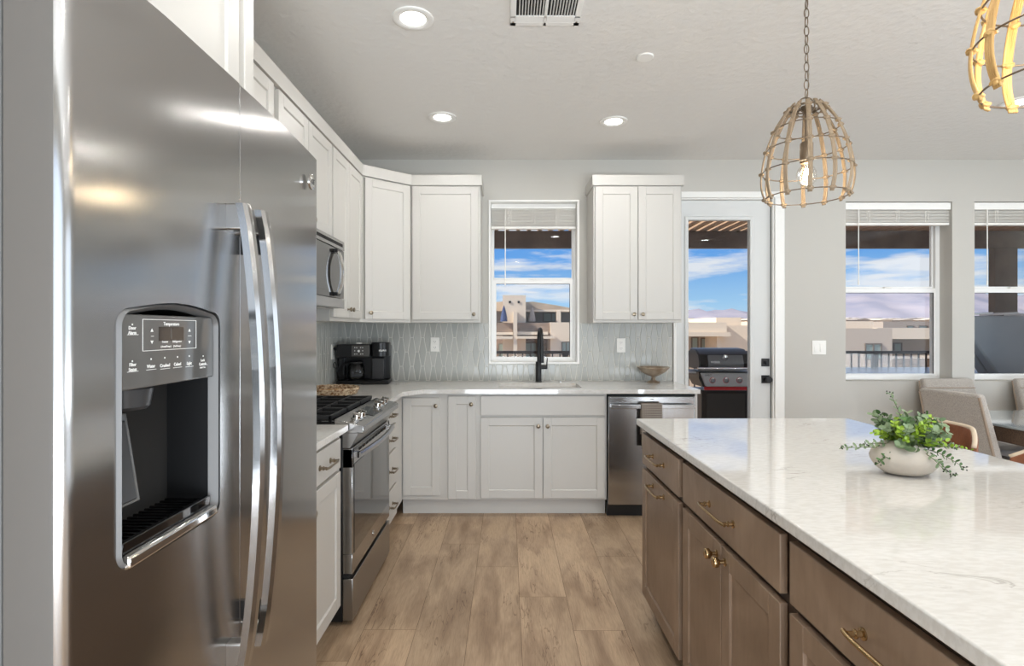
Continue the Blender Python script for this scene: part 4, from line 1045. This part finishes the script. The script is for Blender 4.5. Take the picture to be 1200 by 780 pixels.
# ------------------------------------------------------------------ pendants
def pendant(loc, label, m1, scale=1.0, zt=2.215, off=0.0, strands=3):
    """loc: x,y ; geometry in world z relative to 0"""
    rt = thing('rattan_pendant', label, 'pendant light', (loc[0], loc[1], 0), off)
    prof = [(r*.88, 2.19+(z-2.232)*.826) for r, z in [(.056, 2.232), (.088, 2.19), (.125, 2.125), (.152, 2.05), (.170, 1.97), (.177, 1.90), (.172, 1.845), (.157, 1.795)]]
    def R_(z):
        for (r1, z1), (r2, z2) in zip(prof, prof[1:]):
            if z2 <= z <= z1: t = (z1-z)/(z1-z2); return r1+(r2-r1)*t
        return prof[-1][0]
    path = smooth_path([(r, 0, z) for r, z in prof], 4)
    rings = [2.19+(z-2.232)*.826 for z in (2.205, 2.12, 2.03, 1.93, 1.81)]
    for k in range(12):
        a = 2*PI*k/12+.1; rot = Matrix.Rotation(a, 3, 'Z'); b = B()
        for s in range(strands):
            o_ = (s-(strands-1)/2)*.0048
            b.tube([rot @ (Vector((p.x, o_, p.z))) for p in path], .0032, 7)
        rb = b.done('rib', m1, rt, angle=180)
        for z in rings:
            b = B(); c = rot @ Vector((R_(z), 0, z)); b.sphere(c, .0098, 10, 1, 1, .85)
            b.tube([c+rot @ Vector((.0085*math.cos(q), .0105*math.sin(q), .003*math.sin(2*q))) for q in [2*PI*i/12 for i in range(12)]], .003, 5, close=True)
            b.done('knot', m1, rb, angle=180)
    for z in rings:
        r = R_(z); B().tube([(r*math.cos(2*PI*i/48), r*math.sin(2*PI*i/48), z) for i in range(48)], .0021, 6, close=True).done('ring_wire', 'bronze', rt)
    b = B(); b.tube([(.031*math.cos(2*PI*i/28), 0, 2.186+.028*math.sin(2*PI*i/28)) for i in range(28)], .0028, 7, close=True)
    b.tube([(.056*math.cos(2*PI*i/28), .056*math.sin(2*PI*i/28), 2.176) for i in range(28)], .003, 7, close=True)
    b.lathe([(.0001, 2.183), (.02, 2.18), (.022, 2.17), (.012, 2.16), (.006, 2.15), (.006, 2.035)], n=20)
    for k in range(3): a = 2*PI*k/3; b.tube([(0, 0, 2.173), (.056*math.cos(a), .056*math.sin(a), 2.176)], .0025, 6)
    b.done('hanger', 'bronze', rt, angle=60)
    B().lathe([(.0001, 2.047), (.020, 2.045), (.023, 2.04), (.023, 1.972), (.019, 1.966)], n=28).done('lamp_socket', 'bronze', rt)
    bl = B().lathe([(.014, 1.968), (.016, 1.960), (.028, 1.948), (.035, 1.930), (.0355, 1.915), (.030, 1.895), (.018, 1.881), (.0001, 1.877)], n=28).done('bulb', 'bulb', rt, angle=180)
    b = B()
    for k in range(6): a = 2*PI*k/6; b.tube([(.004*math.cos(a), .004*math.sin(a), 1.945), (.011*math.cos(a), .011*math.sin(a), 1.905)], .0028, 6)
    b.done('filament', 'filament', bl)
    add_light('bulb_glow', 'POINT', (0, 0, 1.922), (0, 0, 0), BULB_W, (1, .80, .55), .03, parent=rt)
    z = 2.228; k = 0; ch = B()
    while z < ZC-.05:
        pts = []
        for i in range(16):
            a = 2*PI*i/16; u = .0088*math.cos(a); v = .0185*math.sin(a)
            pts.append((u, 0, z+v) if k % 2 else (0, u, z+v))
        ch.tube(pts, .0019, 6, close=True); z += .0338; k += 1
    ch.tube([(.010*math.sin(i*.9), .006*math.cos(i*.7), 2.20+i*.052) for i in range(11)], .0012, 5)
    ch.done('chain', 'bronze', rt, angle=180)
    B().lathe([(.062, ZC), (.062, ZC-.012), (.055, ZC-.022), (.012, ZC-.026), (.006, ZC-.045), (.0001, ZC-.046)], n=32).done('ceiling_canopy', 'bronze', rt)
    return rt
pendant((1.127, 2.058), 'grey rattan cage pendant hanging over the far end of the island', 'rattan', strands=3)
pendant((1.127, 1.09), 'golden rattan cage pendant cut off by the top right corner', 'rattan_gold', off=.35, strands=4)

# ------------------------------------------------------------------ blinds
def blind(r, label, deep):
    x0, x1, z0, z1 = r; rt = thing('window_blind', label, 'window blind', (0, 0, 0)); y = YB+.02 if deep else YB+.06
    xa, xb = x0+.008, x1-.008
    if deep: B().box(xa-.004, xb+.004, y-.012, y+.045, z1-.064, z1-.006).done('headrail', 'trim', rt, bevel=.002)
    else: B().box(xa, xb, y, y+.045, z1-.045, z1-.004).done('headrail', 'trim', rt, bevel=.002)
    zt_ = z1-(.066 if deep else .0455); n = 11 if deep else 15; hgt = .108 if deep else .152
    b = B()
    for i in range(n): z = zt_-hgt*(i+1)/n; b.prism([(y, z), (y+.05, z+.0015), (y+.05, z+.005), (y+.02, z+.006), (y, z+.0035)], xa, xb, 'x')
    b.done('slat_stack', 'plastic_white', rt)
    B().box(xa, xb, y, y+.05, zt_-hgt-.016, zt_-hgt).done('bottom_rail', 'plastic_white', rt, bevel=.002)
    b = B(); 
    for f in (.22, .5, .78):
        x = xa+(xb-xa)*f
        for s in (-1, 1):
            pts = [(x+s*.010+.004*math.sin(j*1.9), y-.003, zt_-hgt*j/10) for j in range(11)]; b.tube(pts, .0016, 5)
    b.done('ladder_cord', 'plastic_white', rt)
    b = B(); xw = x0+(.11 if deep else .125); b.cyl((xw, y-.014, z1-.06), (xw, y-.016, z1-.66), .004, n=8); b.cyl((xw, y-.016, z1-.69), (xw, y-.016, z1-.655), .006, n=8)
    b.done('tilt_wand', 'plastic_white', rt)
blind(W1, 'white blind bunched at the top of the sink window', False)
blind(W2, 'white blind raised at the dining window nearest the patio door', True)
blind(W3, 'white blind raised at the rightmost dining window', True)

# ------------------------------------------------------------------ dining set
def chair(loc, rz, label):
    """faces local -y; back at +y"""
    rt = thing('dining_chair', label, 'chair', loc, rz, None)
    b = B(); n = 8; rs = []
    hw0, hw1 = .225, .205
    def sec(z): t = (z-.40)/.54; return (hw0+(hw1-hw0)*t, .20+.135*t)
    for z in [.40+.54*i/8 for i in range(9)]:
        hw, yb_ = sec(z); th = .075-.018*(z-.4)/.54
        rs.append([b.bm.verts.new(p) for p in ((-hw, yb_-th, z), (hw, yb_-th, z), (hw, yb_, z), (-hw, yb_, z))])
    b.loft(rs); bk = b.done('backrest', 'fabric', rt, bevel=.02, seg=4)
    b = B()
    for z in (.60, .74, .87):
        hw, yb_ = sec(z); th = .075-.018*(z-.4)/.54; b.tube([(-hw+.01, yb_-th-.001, z), (hw-.01, yb_-th-.001, z)], .004, 6)
    b.done('channel_seam', 'piping', bk)
    for s in (-1, 1):
        pts = []
        for z in [.42+.50*i/6 for i in range(7)]: hw, yb_ = sec(z); pts.append((s*(hw-.004), yb_-.006, z))
        B().tube(pts, .008, 8).done('edge_piping', 'piping', bk)
    B().box(-.235, .235, -.25, .20, .40, .475).done('seat', 'seatfab', rt, bevel=.025, seg=4)
    B().box(-.21, .21, -.22, .19, .365, .40).done('seat_rail', 'tablewood', rt)
    for sx in (-1, 1):
        for sy in (-1, 1):
            B().tube([(sx*.19, -.19 if sy < 0 else .17, .37), (sx*.205, -.215 if sy < 0 else .25, 0)], [.022, .013], 10).done('leg', 'tablewood', rt)
    return rt
c0 = chair((3.19, 3.61, 0), PI/2+.16, 'oatmeal fabric dining chair seen from behind at the near left of the table')
def face_dir(x, y): return math.atan2(x, -y)
dup(c0, (3.57, 4.14, 0), .0, 'oatmeal fabric dining chair against the wall between the two dining windows')
dup(c0, (4.33, 4.14, 0), .0, 'oatmeal fabric dining chair cut by the right edge under the rightmost window')
rt = thing('dining_table', 'dining table with a pale glossy top and dark wood frame', 'table', (3.98, 3.5, 0), .04)
B().box(-.92, .92, -.5, .5, .735, .75).done('tabletop', 'tabletop', rt, bevel=.003)
b = B(); b.box(-.90, .90, -.48, -.44, .64, .734); b.box(-.90, .90, .44, .48, .64, .734); b.box(-.90, -.86, -.44, .44, .64, .734); b.box(.86, .90, -.44, .44, .64, .734)
b.done('apron', 'tablewood', rt, bevel=.003)
for sx in (-1, 1):
    for sy in (-1, 1): B().box(sx*.86-.04, sx*.86+.04, sy*.43-.04, sy*.43+.04, 0, .734).done('leg', 'tablewood', rt, bevel=.004)

# stools on the far side of the island
def stool(loc, rz, label):
    rt = thing('bar_stool', label, 'stool', loc, rz)
    def arc(r, z): return [(r*math.cos(a), r*math.sin(a), z) for a in [math.radians(-50+100*i/24) for i in range(25)]]
    b = B(); rs = []
    for i in range(25):
        a = math.radians(-50+100*i/24); e_ = abs(i-12)/12; top = .930-.06*max(0, e_-.55)/.45*1.0; c, s = math.cos(a), math.sin(a)
        rs.append([b.bm.verts.new(p) for p in ((.225*c, .225*s, .66), (.25*c, .25*s, .66), (.262*c, .262*s, (top+.66)/2), (.262*c, .262*s, top), (.240*c, .240*s, top), (.235*c, .235*s, (top+.66)/2))])
    b.loft(rs); b.done('backrest', 'leather', rt, bevel=.004)
    pts = []
    for i in range(25):
        a = math.radians(-50+100*i/24); e_ = abs(i-12)/12; top = .930-.06*max(0, e_-.55)/.45; pts.append((.251*math.cos(a), .251*math.sin(a), top+.002))
    B().tube(pts, .009, 8).done('edge_piping', 'tan_edge', rt, angle=180)
    B().lathe([(.0001, .62), (.19, .62), (.215, .635), (.215, .665), (.19, .685), (.0001, .69)], n=36).done('seat', 'leather', rt, angle=60)
    for k in range(4):
        a = PI/4+k*PI/2; B().tube([(.14*math.cos(a), .14*math.sin(a), .63), (.21*math.cos(a), .21*math.sin(a), 0)], [.016, .011], 10).done('leg', 'tablewood', rt)
    B().tube([(.178*math.cos(2*PI*i/32), .178*math.sin(2*PI*i/32), .24) for i in range(32)], .007, 8, close=True).done('foot_ring', 'blackmatte', rt)
    return rt
s0_ = stool((1.69, 2.36, 0), 0, 'brown leather bar stool at the island behind the potted plant')
dup(s0_, (1.69, 1.82, 0), 0, 'brown leather bar stool at the island cut by the right edge')

# ------------------------------------------------------------------ outdoors: patio
struct(B().box(-6, 14, YB+.2, 7.45, -.35, -.05).done('patio_floor', 'patio'), 'concrete patio deck outside the back wall', 'floor')
rt = thing('railing', 'dark metal balcony railing around the patio', 'railing', (0, 7.33, 0))
b = B().box(-2, 9, -.02, .02, 1.01, 1.05); b.box(-2, 9, -.015, .015, .05, .08); b.done('rail_bars', 'rail', rt)
b = B().box(-.008, .008, -.008, .008, .08, 1.01); first = b.done('baluster', 'rail', rt)
first.location = (-1.0, 0, 0)
for i in range(1, 84): q = first.copy(); C.objects.link(q); q.parent = rt; q.location = (-1.0+.1003*i, 0, 0)
b = B().box(-.03, .03, -.03, .03, -.05, 1.04)
post = b.done('rail_post', 'rail', rt)
for i, x in enumerate((-.75, .77, 2.4, 4.93, 6.6)):
    q = post if i == 0 else post.copy()
    if i: C.objects.link(q); q.parent = rt
    q.location = (x, 0, 0)
rt = thing('pergola', 'brown wooden pergola beam and rafters over the patio', 'pergola', (0, 7.5, 0))
B().box(-6, 12, -.06, .06, 2.452, 2.68).done('beam', 'beam', rt)
B().box(6.65, 6.96, -.05, .05, -.05, 2.45).done('post', 'beam', rt)
B().box(-2.6, -2.25, -.12, .22, -.05, 2.46).done('post', 'beam', rt)
B().box(-6, 12, -2.66, -2.60, 2.55, 2.70).done('ledger', 'rafter', rt)
r0 = B().box(-.022, .022, -2.75, .35, 2.685, 2.80).done('rafter', 'rafter', rt, rot=None)
r0.location = (-3, 0, 0)
for i in range(1, 76): q = r0.copy(); C.objects.link(q); q.parent = rt; q.location = (-3+.15*i, 0, 0)
# grill
rt = thing('gas_grill', 'black and silver gas grill with a red stripe outside the patio door', 'grill', (2.58, 6.72, -.05))
b = B(); b.box(-.26, .28, -.2, .22, .05, .66); b.done('cabinet', 'black', rt, bevel=.006)
B().box(-.20, .25, -.212, -.2, .08, .62).done('cabinet_door', 'darkgrey', rt, bevel=.004)
B().box(-.235, .27, -.216, -.2, .665, .705).done('red_stripe', 'red', rt)
b = B(); b.prism([(-.28, .87), (-.22, .71), (.27, .71), (.29, .76), (.29, .87)], -.25, -.19, 'y'); cp = b.done('control_panel', 'grillsteel', rt, bevel=.01)
b = B(); b.prism([(-.29, .885), (.29, .885), (.29, .71), (-.24, .70), (-.29, .80)], -.19, .2, 'y'); b.done('firebox', 'black', rt)
for x in (-.15, .01, .17):
    k = B().lathe([(.032, 0), (.032, -.006), (.024, -.008), (.022, -.03), (.0001, -.031)], (x, -.25, .785), 'y', 24).done('burner_knob', 'chrome', cp)
    B().lathe([(.036, 0), (.036, -.004), (.03, -.004)], (x, -.25, .785), 'y', 24).done('knob_ring', 'red', k)
text('SPIRIT', .03, face_mtx(-.2, -.251, .845), cp, 'darkgrey')
b = B(); prof = [(-.22, .91), (-.24, .98), (-.20, 1.09), (-.10, 1.15), (.08, 1.16), (.19, 1.10), (.21, .91)]
b.prism(prof, -.30, .30, 'x'); ld = b.done('lid', 'black', rt, bevel=.015, seg=3)
b = B(); b.prism([(-.25, .93), (-.262, .98), (-.222, 1.085), (-.21, 1.07), (-.24, .98), (-.235, .93)], -.20, .22, 'x'); b.done('lid_face', 'lidgrey', ld, bevel=.004)
B().lathe([(.034, 0), (.034, -.012), (.026, -.015), (.0001, -.015)], (0, -.245, 1.055), 'y').done('thermometer', 'chrome', ld)
text('WEBER', .034, Matrix.Translation((-.12, -.262, 1.0)) @ Matrix.Rotation(PI/2-.25, 4, 'X'), ld, bold=.001)
b = B().cyl((-.34, -.29, .925), (.36, -.29, .925), .018, n=14); b.box(-.30, -.27, -.29, -.2, .915, .935); b.box(.27, .30, -.29, -.2, .915, .935); b.done('lid_handle', 'chrome', ld)
B().box(-.62, -.31, -.17, .17, .86, .885).done('side_table', 'grillsteel', rt, bevel=.005)
B().box(.31, .62, -.17, .17, .86, .885).done('side_table', 'grillsteel', rt, bevel=.005)
for x in (-.24, .26): B().cyl((x-.02, -.15, .03), (x+.02, -.15, .03), .03, n=16).done('wheel', 'black', rt)
for x in (-.24, .26): B().cyl((x-.02, .15, .03), (x+.02, .15, .03), .03, n=16).done('wheel', 'black', rt)
# hot tub
rt = thing('hot_tub', 'blue grey hot tub outside the dining windows', 'hot tub', (4.6, 6.05, -.05))
B().box(-1.05, 1.1, -1.05, 1.0, 0, .82).done('tub_cabinet', 'tubgrey', rt, bevel=.05, seg=4)
B().box(-1.09, 1.14, -1.09, 1.04, .82, .90).done('tub_rim', 'tubtop', rt, bevel=.03, seg=3)
rt2 = thing('hot_tub_cover', 'grey folded spa cover tilted up on the right side of the hot tub', 'cover', (5.45, 6.2, .86))
b = B(); b.prism([(-.28, 0), (.05, 0), (.0, .56), (-.62, .60), (-.65, .50)], -.62, .95, 'y')
b = B(); rs = []
b.prism([(-.62, .62), (-.68, .50), (-.32, .0), (1.35, .0), (1.35, .64)], -.50, -.38, 'y'); b.prism([(-.62, .62), (-.68, .50), (-.32, .0), (1.35, .0), (1.35, .64)], -.36, -.24, 'y')
b.done('cover_panel', 'tubgrey', rt2, bevel=.02, seg=3)
b = B()
for i in range(7): b.prism([(-.58+.27*i, .628), (-.38+.27*i, .645), (-.38+.27*i, .66), (-.58+.27*i, .64)], -.50, -.25, 'y')
b.done('cover_sun_streak', 'plastic_white', rt2)  # white slabs standing for sunlight streaks along the cover's top edge

# ------------------------------------------------------------------ outdoors: far
struct(B().box(-400, 500, 8, 900, -8.2, -8).done('ground', 'desert'), 'desert ground below the balcony', 'ground')
def X(px, Y): return (px-594.6)*Y/640
def Z(py, Y): return H+(385.3-py)*Y/640
def win(parent, x0, x1, z0, z1, y, bars=1):
    f = B(); t = .06
    f.box(x0-t, x1+t, y-.06, y+.02, z0-t, z0); f.box(x0-t, x1+t, y-.06, y+.02, z1, z1+t); f.box(x0-t, x0, y-.06, y+.02, z0, z1); f.box(x1, x1+t, y-.06, y+.02, z0, z1)
    for k in range(bars): xm = x0+(x1-x0)*(k+1)/(bars+1); f.box(xm-t/2, xm+t/2, y-.06, y+.02, z0, z1)
    fr = f.done('window', 'extframe', parent)
    B().box(x0, x1, y-.02, y+.01, z0, z1).done('pane', 'extglass', fr)
# apartment house seen through the sink window
Y = 34.0; rt = thing('apartment_building', 'beige apartment building with stone balconies seen through the sink window', 'building', (0, 0, 0))
B().box(X(560, Y), X(700, Y), Y+3, Y+14, -8, Z(378, Y)).done('lower_storeys', 'stucco2', rt)
B().box(X(589, Y), X(616.5, Y), Y+.5, Y+10, -8, Z(345, Y)).done('tower', 'stucco', rt)
b = B()
for px in (597.5, 608): b.box(X(px-1.3, Y), X(px+1.3, Y), Y+.46, Y+.5, Z(354.6, Y), Z(352, Y))
b.done('tower_vent', 'gap', rt)
B().box(X(608, Y), X(613, Y), Y+3, Y+4, Z(345, Y), Z(343, Y)).done('roof_unit', 'extshade', rt)
B().box(X(560, Y), X(700, Y), Y+5.5, Y+12, Z(378, Y), Z(362, Y)+.3).done('upper_storey', 'extshade', rt)
b = B(); y0, y1 = Y+2.2, Y+13
b.prism([(X(616, Y), Z(362.5, Y)), (X(690, Y), Z(362.5, Y)), (X(690, Y), Z(360.5, Y)), (X(625, Y), Z(360.5, Y)), (X(616, Y), Z(360.5, Y))], y0, y1, 'y')
b.prism([(X(616, Y), Z(361, Y)), (X(700, Y), Z(361.5, Y)), (X(660, Y), Z(354, Y)), (X(628, Y), Z(349, Y)), (X(616, Y), Z(350, Y))], y0+2.2, y1, 'y')
b.prism([(X(560, Y), Z(362, Y)), (X(589, Y), Z(362, Y)), (X(589, Y), Z(350, Y)), (X(560, Y), Z(352, Y))], y0+1, y1, 'y')
b.done('roof', 'roofing', rt)
B().box(X(616, Y), X(700, Y), Y+1.6, Y+2.6, Z(364, Y), Z(361.6, Y)).done('roof_fascia', 'stucco', rt)
B().box(X(655, Y), X(660, Y), Y+1.5, Y+2.5, Z(378, Y), Z(362, Y)).done('roof_pier', 'stucco', rt)
win(rt, X(637, Y+5.4), X(655, Y+5.4), Z(376, Y+5.4), Z(367, Y+5.4), Y+5.4)
b = B().box(X(560, Y), X(601, Y), Y+.2, Y+.6, Z(393, Y), Z(378, Y)); b.box(X(606, Y), X(645, Y), Y+.2, Y+.6, Z(393, Y), Z(378, Y)); b.done('stone_parapet', 'stonewall', rt)
B().box(X(645, Y), X(720, Y), Y, Y+3, -8, Z(377.5, Y)).done('stucco_wing', 'stucco', rt)
B().box(X(601.5, Y), X(606, Y), Y-.3, Y+.6, -8, Z(365, Y)).done('column', 'stucco', rt)
b = B().box(X(560, Y), X(601, Y), Y-.1, Y+.2, Z(392, Y), Z(389, Y)); b.box(X(606, Y), X(642, Y), Y-.1, Y+.2, Z(392, Y), Z(388.5, Y)); b.box(X(560, Y), X(601, Y), Y-.4, Y+.6, Z(397, Y), Z(393.8, Y)); b.box(X(606, Y), X(650, Y), Y-.4, Y+.6, Z(396.6, Y), Z(393.6, Y)); b.done('ledge', 'stucco', rt)
B().box(X(560, Y), X(645, Y), Y+2.8, Y+3, -8, Z(397, Y)).done('stone_wall', 'stonewall', rt)
win(rt, X(585, Y+2.8), X(595, Y+2.8), Z(418, Y+2.8), Z(403, Y+2.8), Y+2.78); win(rt, X(616, Y+2.8), X(628, Y+2.8), Z(418, Y+2.8), Z(402, Y+2.8), Y+2.78, 1); win(rt, X(659, Y), X(668, Y), Z(415, Y), Z(401, Y), Y, 1)
def far_umbrella(px, Yu, label, m):
    r_ = thing('patio_umbrella', label, 'umbrella', (X(px, Yu), Yu, Z(376.5, Yu)))
    B().cyl((0, 0, 0), (0, 0, 1.0), .03, n=8).done('pole', 'extframe', r_); B().lathe([(.22, 0), (.2, .3), (.07, .85), (.03, .95)], n=10).done('canopy', m, r_)
far_umbrella(623.5, 35.15, 'closed pale umbrella on the roof terrace seen through the sink window', 'stucco3'); far_umbrella(590.5, 34.05, 'closed blue umbrella on the far building beside its tower', 'umb')
# building behind the grill
Y = 30.0; rt = thing('stucco_house', 'cream flat roofed house seen through the patio door glass', 'building', (0, 0, 0))
B().box(X(795, Y), X(848, Y), Y+2.5, Y+10, -8, Z(378, Y)).done('house_body', 'stucco2', rt)
B().box(X(780, Y), X(856, Y), Y+.5, Y+8, Z(391.5, Y), Z(377.5, Y)).done('parapet', 'stucco', rt)
B().box(X(780, Y), X(858, Y), Y+.2, Y+.7, Z(394, Y), Z(389, Y)).done('cornice', 'stucco', rt)
B().box(X(850, Y), X(905, Y), Y+1, Y+10, -8, Z(381, Y)).done('side_wing', 'stucco', rt)
B().box(X(872, Y), X(905, Y), Y+4, Y+12, -8, Z(370, Y)).done('rear_wing', 'stucco', rt)
B().box(X(845, Y), X(850, Y), Y+.6, Y+2.6, -8, Z(391, Y)).done('pier', 'stucco', rt)
win(rt, X(811, Y+2.5), X(817, Y+2.5), Z(415, Y+2.5), Z(396, Y+2.5), Y+2.48, 0); win(rt, X(822, Y+2.5), X(841, Y+2.5), Z(415, Y+2.5), Z(397, Y+2.5), Y+2.48)
b = B().box(X(833, Y), X(846, Y), Y+9, Y+11, Z(378, Y), Z(375, Y)); b.box(X(856, Y), X(871, Y), Y+9, Y+11, Z(379, Y), Z(375.5, Y)); b.done('roof_unit', 'extframe', rt)
# building behind the railing in the dining window
Y = 26.0; rt = thing('stucco_house', 'tan two storey house seen through the dining window nearest the door', 'building', (0, 0, 0))
B().box(X(978, Y), X(1045.5, Y), Y, Y+9, -8, Z(384.5, Y)).done('house_body', 'stucco2', rt)
B().box(X(976, Y), X(1046.5, Y), Y+1.4, Y+9, Z(386, Y), Z(375.6, Y)).done('parapet', 'stucco', rt)
B().box(X(1045, Y), X(1180, Y), Y+1, Y+8, Z(397.5, Y), Z(384, Y)).done('terrace_parapet', 'stucco', rt)
B().box(X(1045, Y), X(1180, Y), Y+3.8, Y+8, -8, Z(397, Y)).done('terrace_wall', 'stucco2', rt)
B().box(X(1045, Y), X(1180, Y), Y+.8, Y+4, Z(421, Y), Z(418, Y)).done('balcony_slab', 'stucco', rt)
B().box(X(1045, Y), X(1180, Y), Y+3, Y+3.8, -8, Z(421, Y)).done('lower_wall', 'stonewall', rt)
win(rt, X(1014.5, Y), X(1031.5, Y), Z(420, Y), Z(403.5, Y), Y)
win(rt, X(1047.5, Y+3.8), X(1055, Y+3.8), Z(420, Y+3.8), Z(402.5, Y+3.8), Y+3.78, 0)
Y = 48.0; rt = thing('stucco_house', 'low grey house behind the tan house in the dining window', 'building', (0, 0, 0))
B().box(X(1035, Y), X(1120, Y), Y, Y+10, -8, Z(376.5, Y)).done('house_body', 'stucco3', rt)
win(rt, X(1063, Y), X(1070, Y), Z(385, Y), Z(382, Y), Y, 0); win(rt, X(1077, Y), X(1086, Y), Z(385, Y), Z(382, Y), Y, 0)
# distant town roofs
rn = random.Random(11); town = []
g = 'distant town houses below the mountain'
spots = []
for r_ in range(3):
    for i in range(9): spots.append((985+26*i+r_*9+rn.uniform(-1, 1), 120+38*r_, 0))
for r_ in range(2):
    for i in range(4): spots.append((798+28*i+r_*12, 125+45*r_, 1))
tp = None
for i, (px, Yt, _) in enumerate(spots):
    w_ = rn.uniform(2.2, 3.0)*Yt/120; top = Z(375.5-(Yt-110)/110*2.5-rn.uniform(0, .8), Yt)
    r_ = tag(B().box(-w_/2, w_/2, 0, 8, -8-top, 0).prism([(-w_/2-.4, 0), (w_/2+.4, 0), (w_*.1, rn.uniform(.2, .6))], -.3, 8.3, 'y').done('distant_house', [rn.choice(['stucco', 'stucco', 'stucco2', 'stucco3'])]), 'tiny far house in the town strip below the mountain', 'house', g)
    r_.location = (X(px, Yt), Yt, top)
# mountains
b = B(); Yh = 620.0; nx, nz = 150, 14; rn = random.Random(4)
def ridge(x):
    px = 594.6+x*640/Yh
    base = 366 if px < 780 else (364-1.5*math.sin((px-800)/22)-(max(0, min(1, (px-900)/95)))*24)
    if px > 1090: base += (px-1090)*.05
    return base+1.4*math.sin(px*.13)+.9*math.sin(px*.31+2)
grid = []
for i in range(nx+1):
    x = -520+1400*i/nx; top = Z(ridge(x), Yh); col = []
    for j in range(nz+1):
        t = j/nz; fold = 22*math.sin(x*.035+t*2)+14*math.sin(x*.09+1.3*t*3)+rn.uniform(-6, 6)
        col.append(b.bm.verts.new((x, Yh-160*(1-t)+fold*(1-t)*t*4*.6, -8+(top+8)*t**1.15)))
    grid.append(col)
for i in range(nx):
    for j in range(nz): b.bm.faces.new([grid[i][j], grid[i+1][j], grid[i+1][j+1], grid[i][j+1]])
struct(b.done('hills', 'hill', angle=180), 'hazy purple mountain range on the horizon', 'mountain')
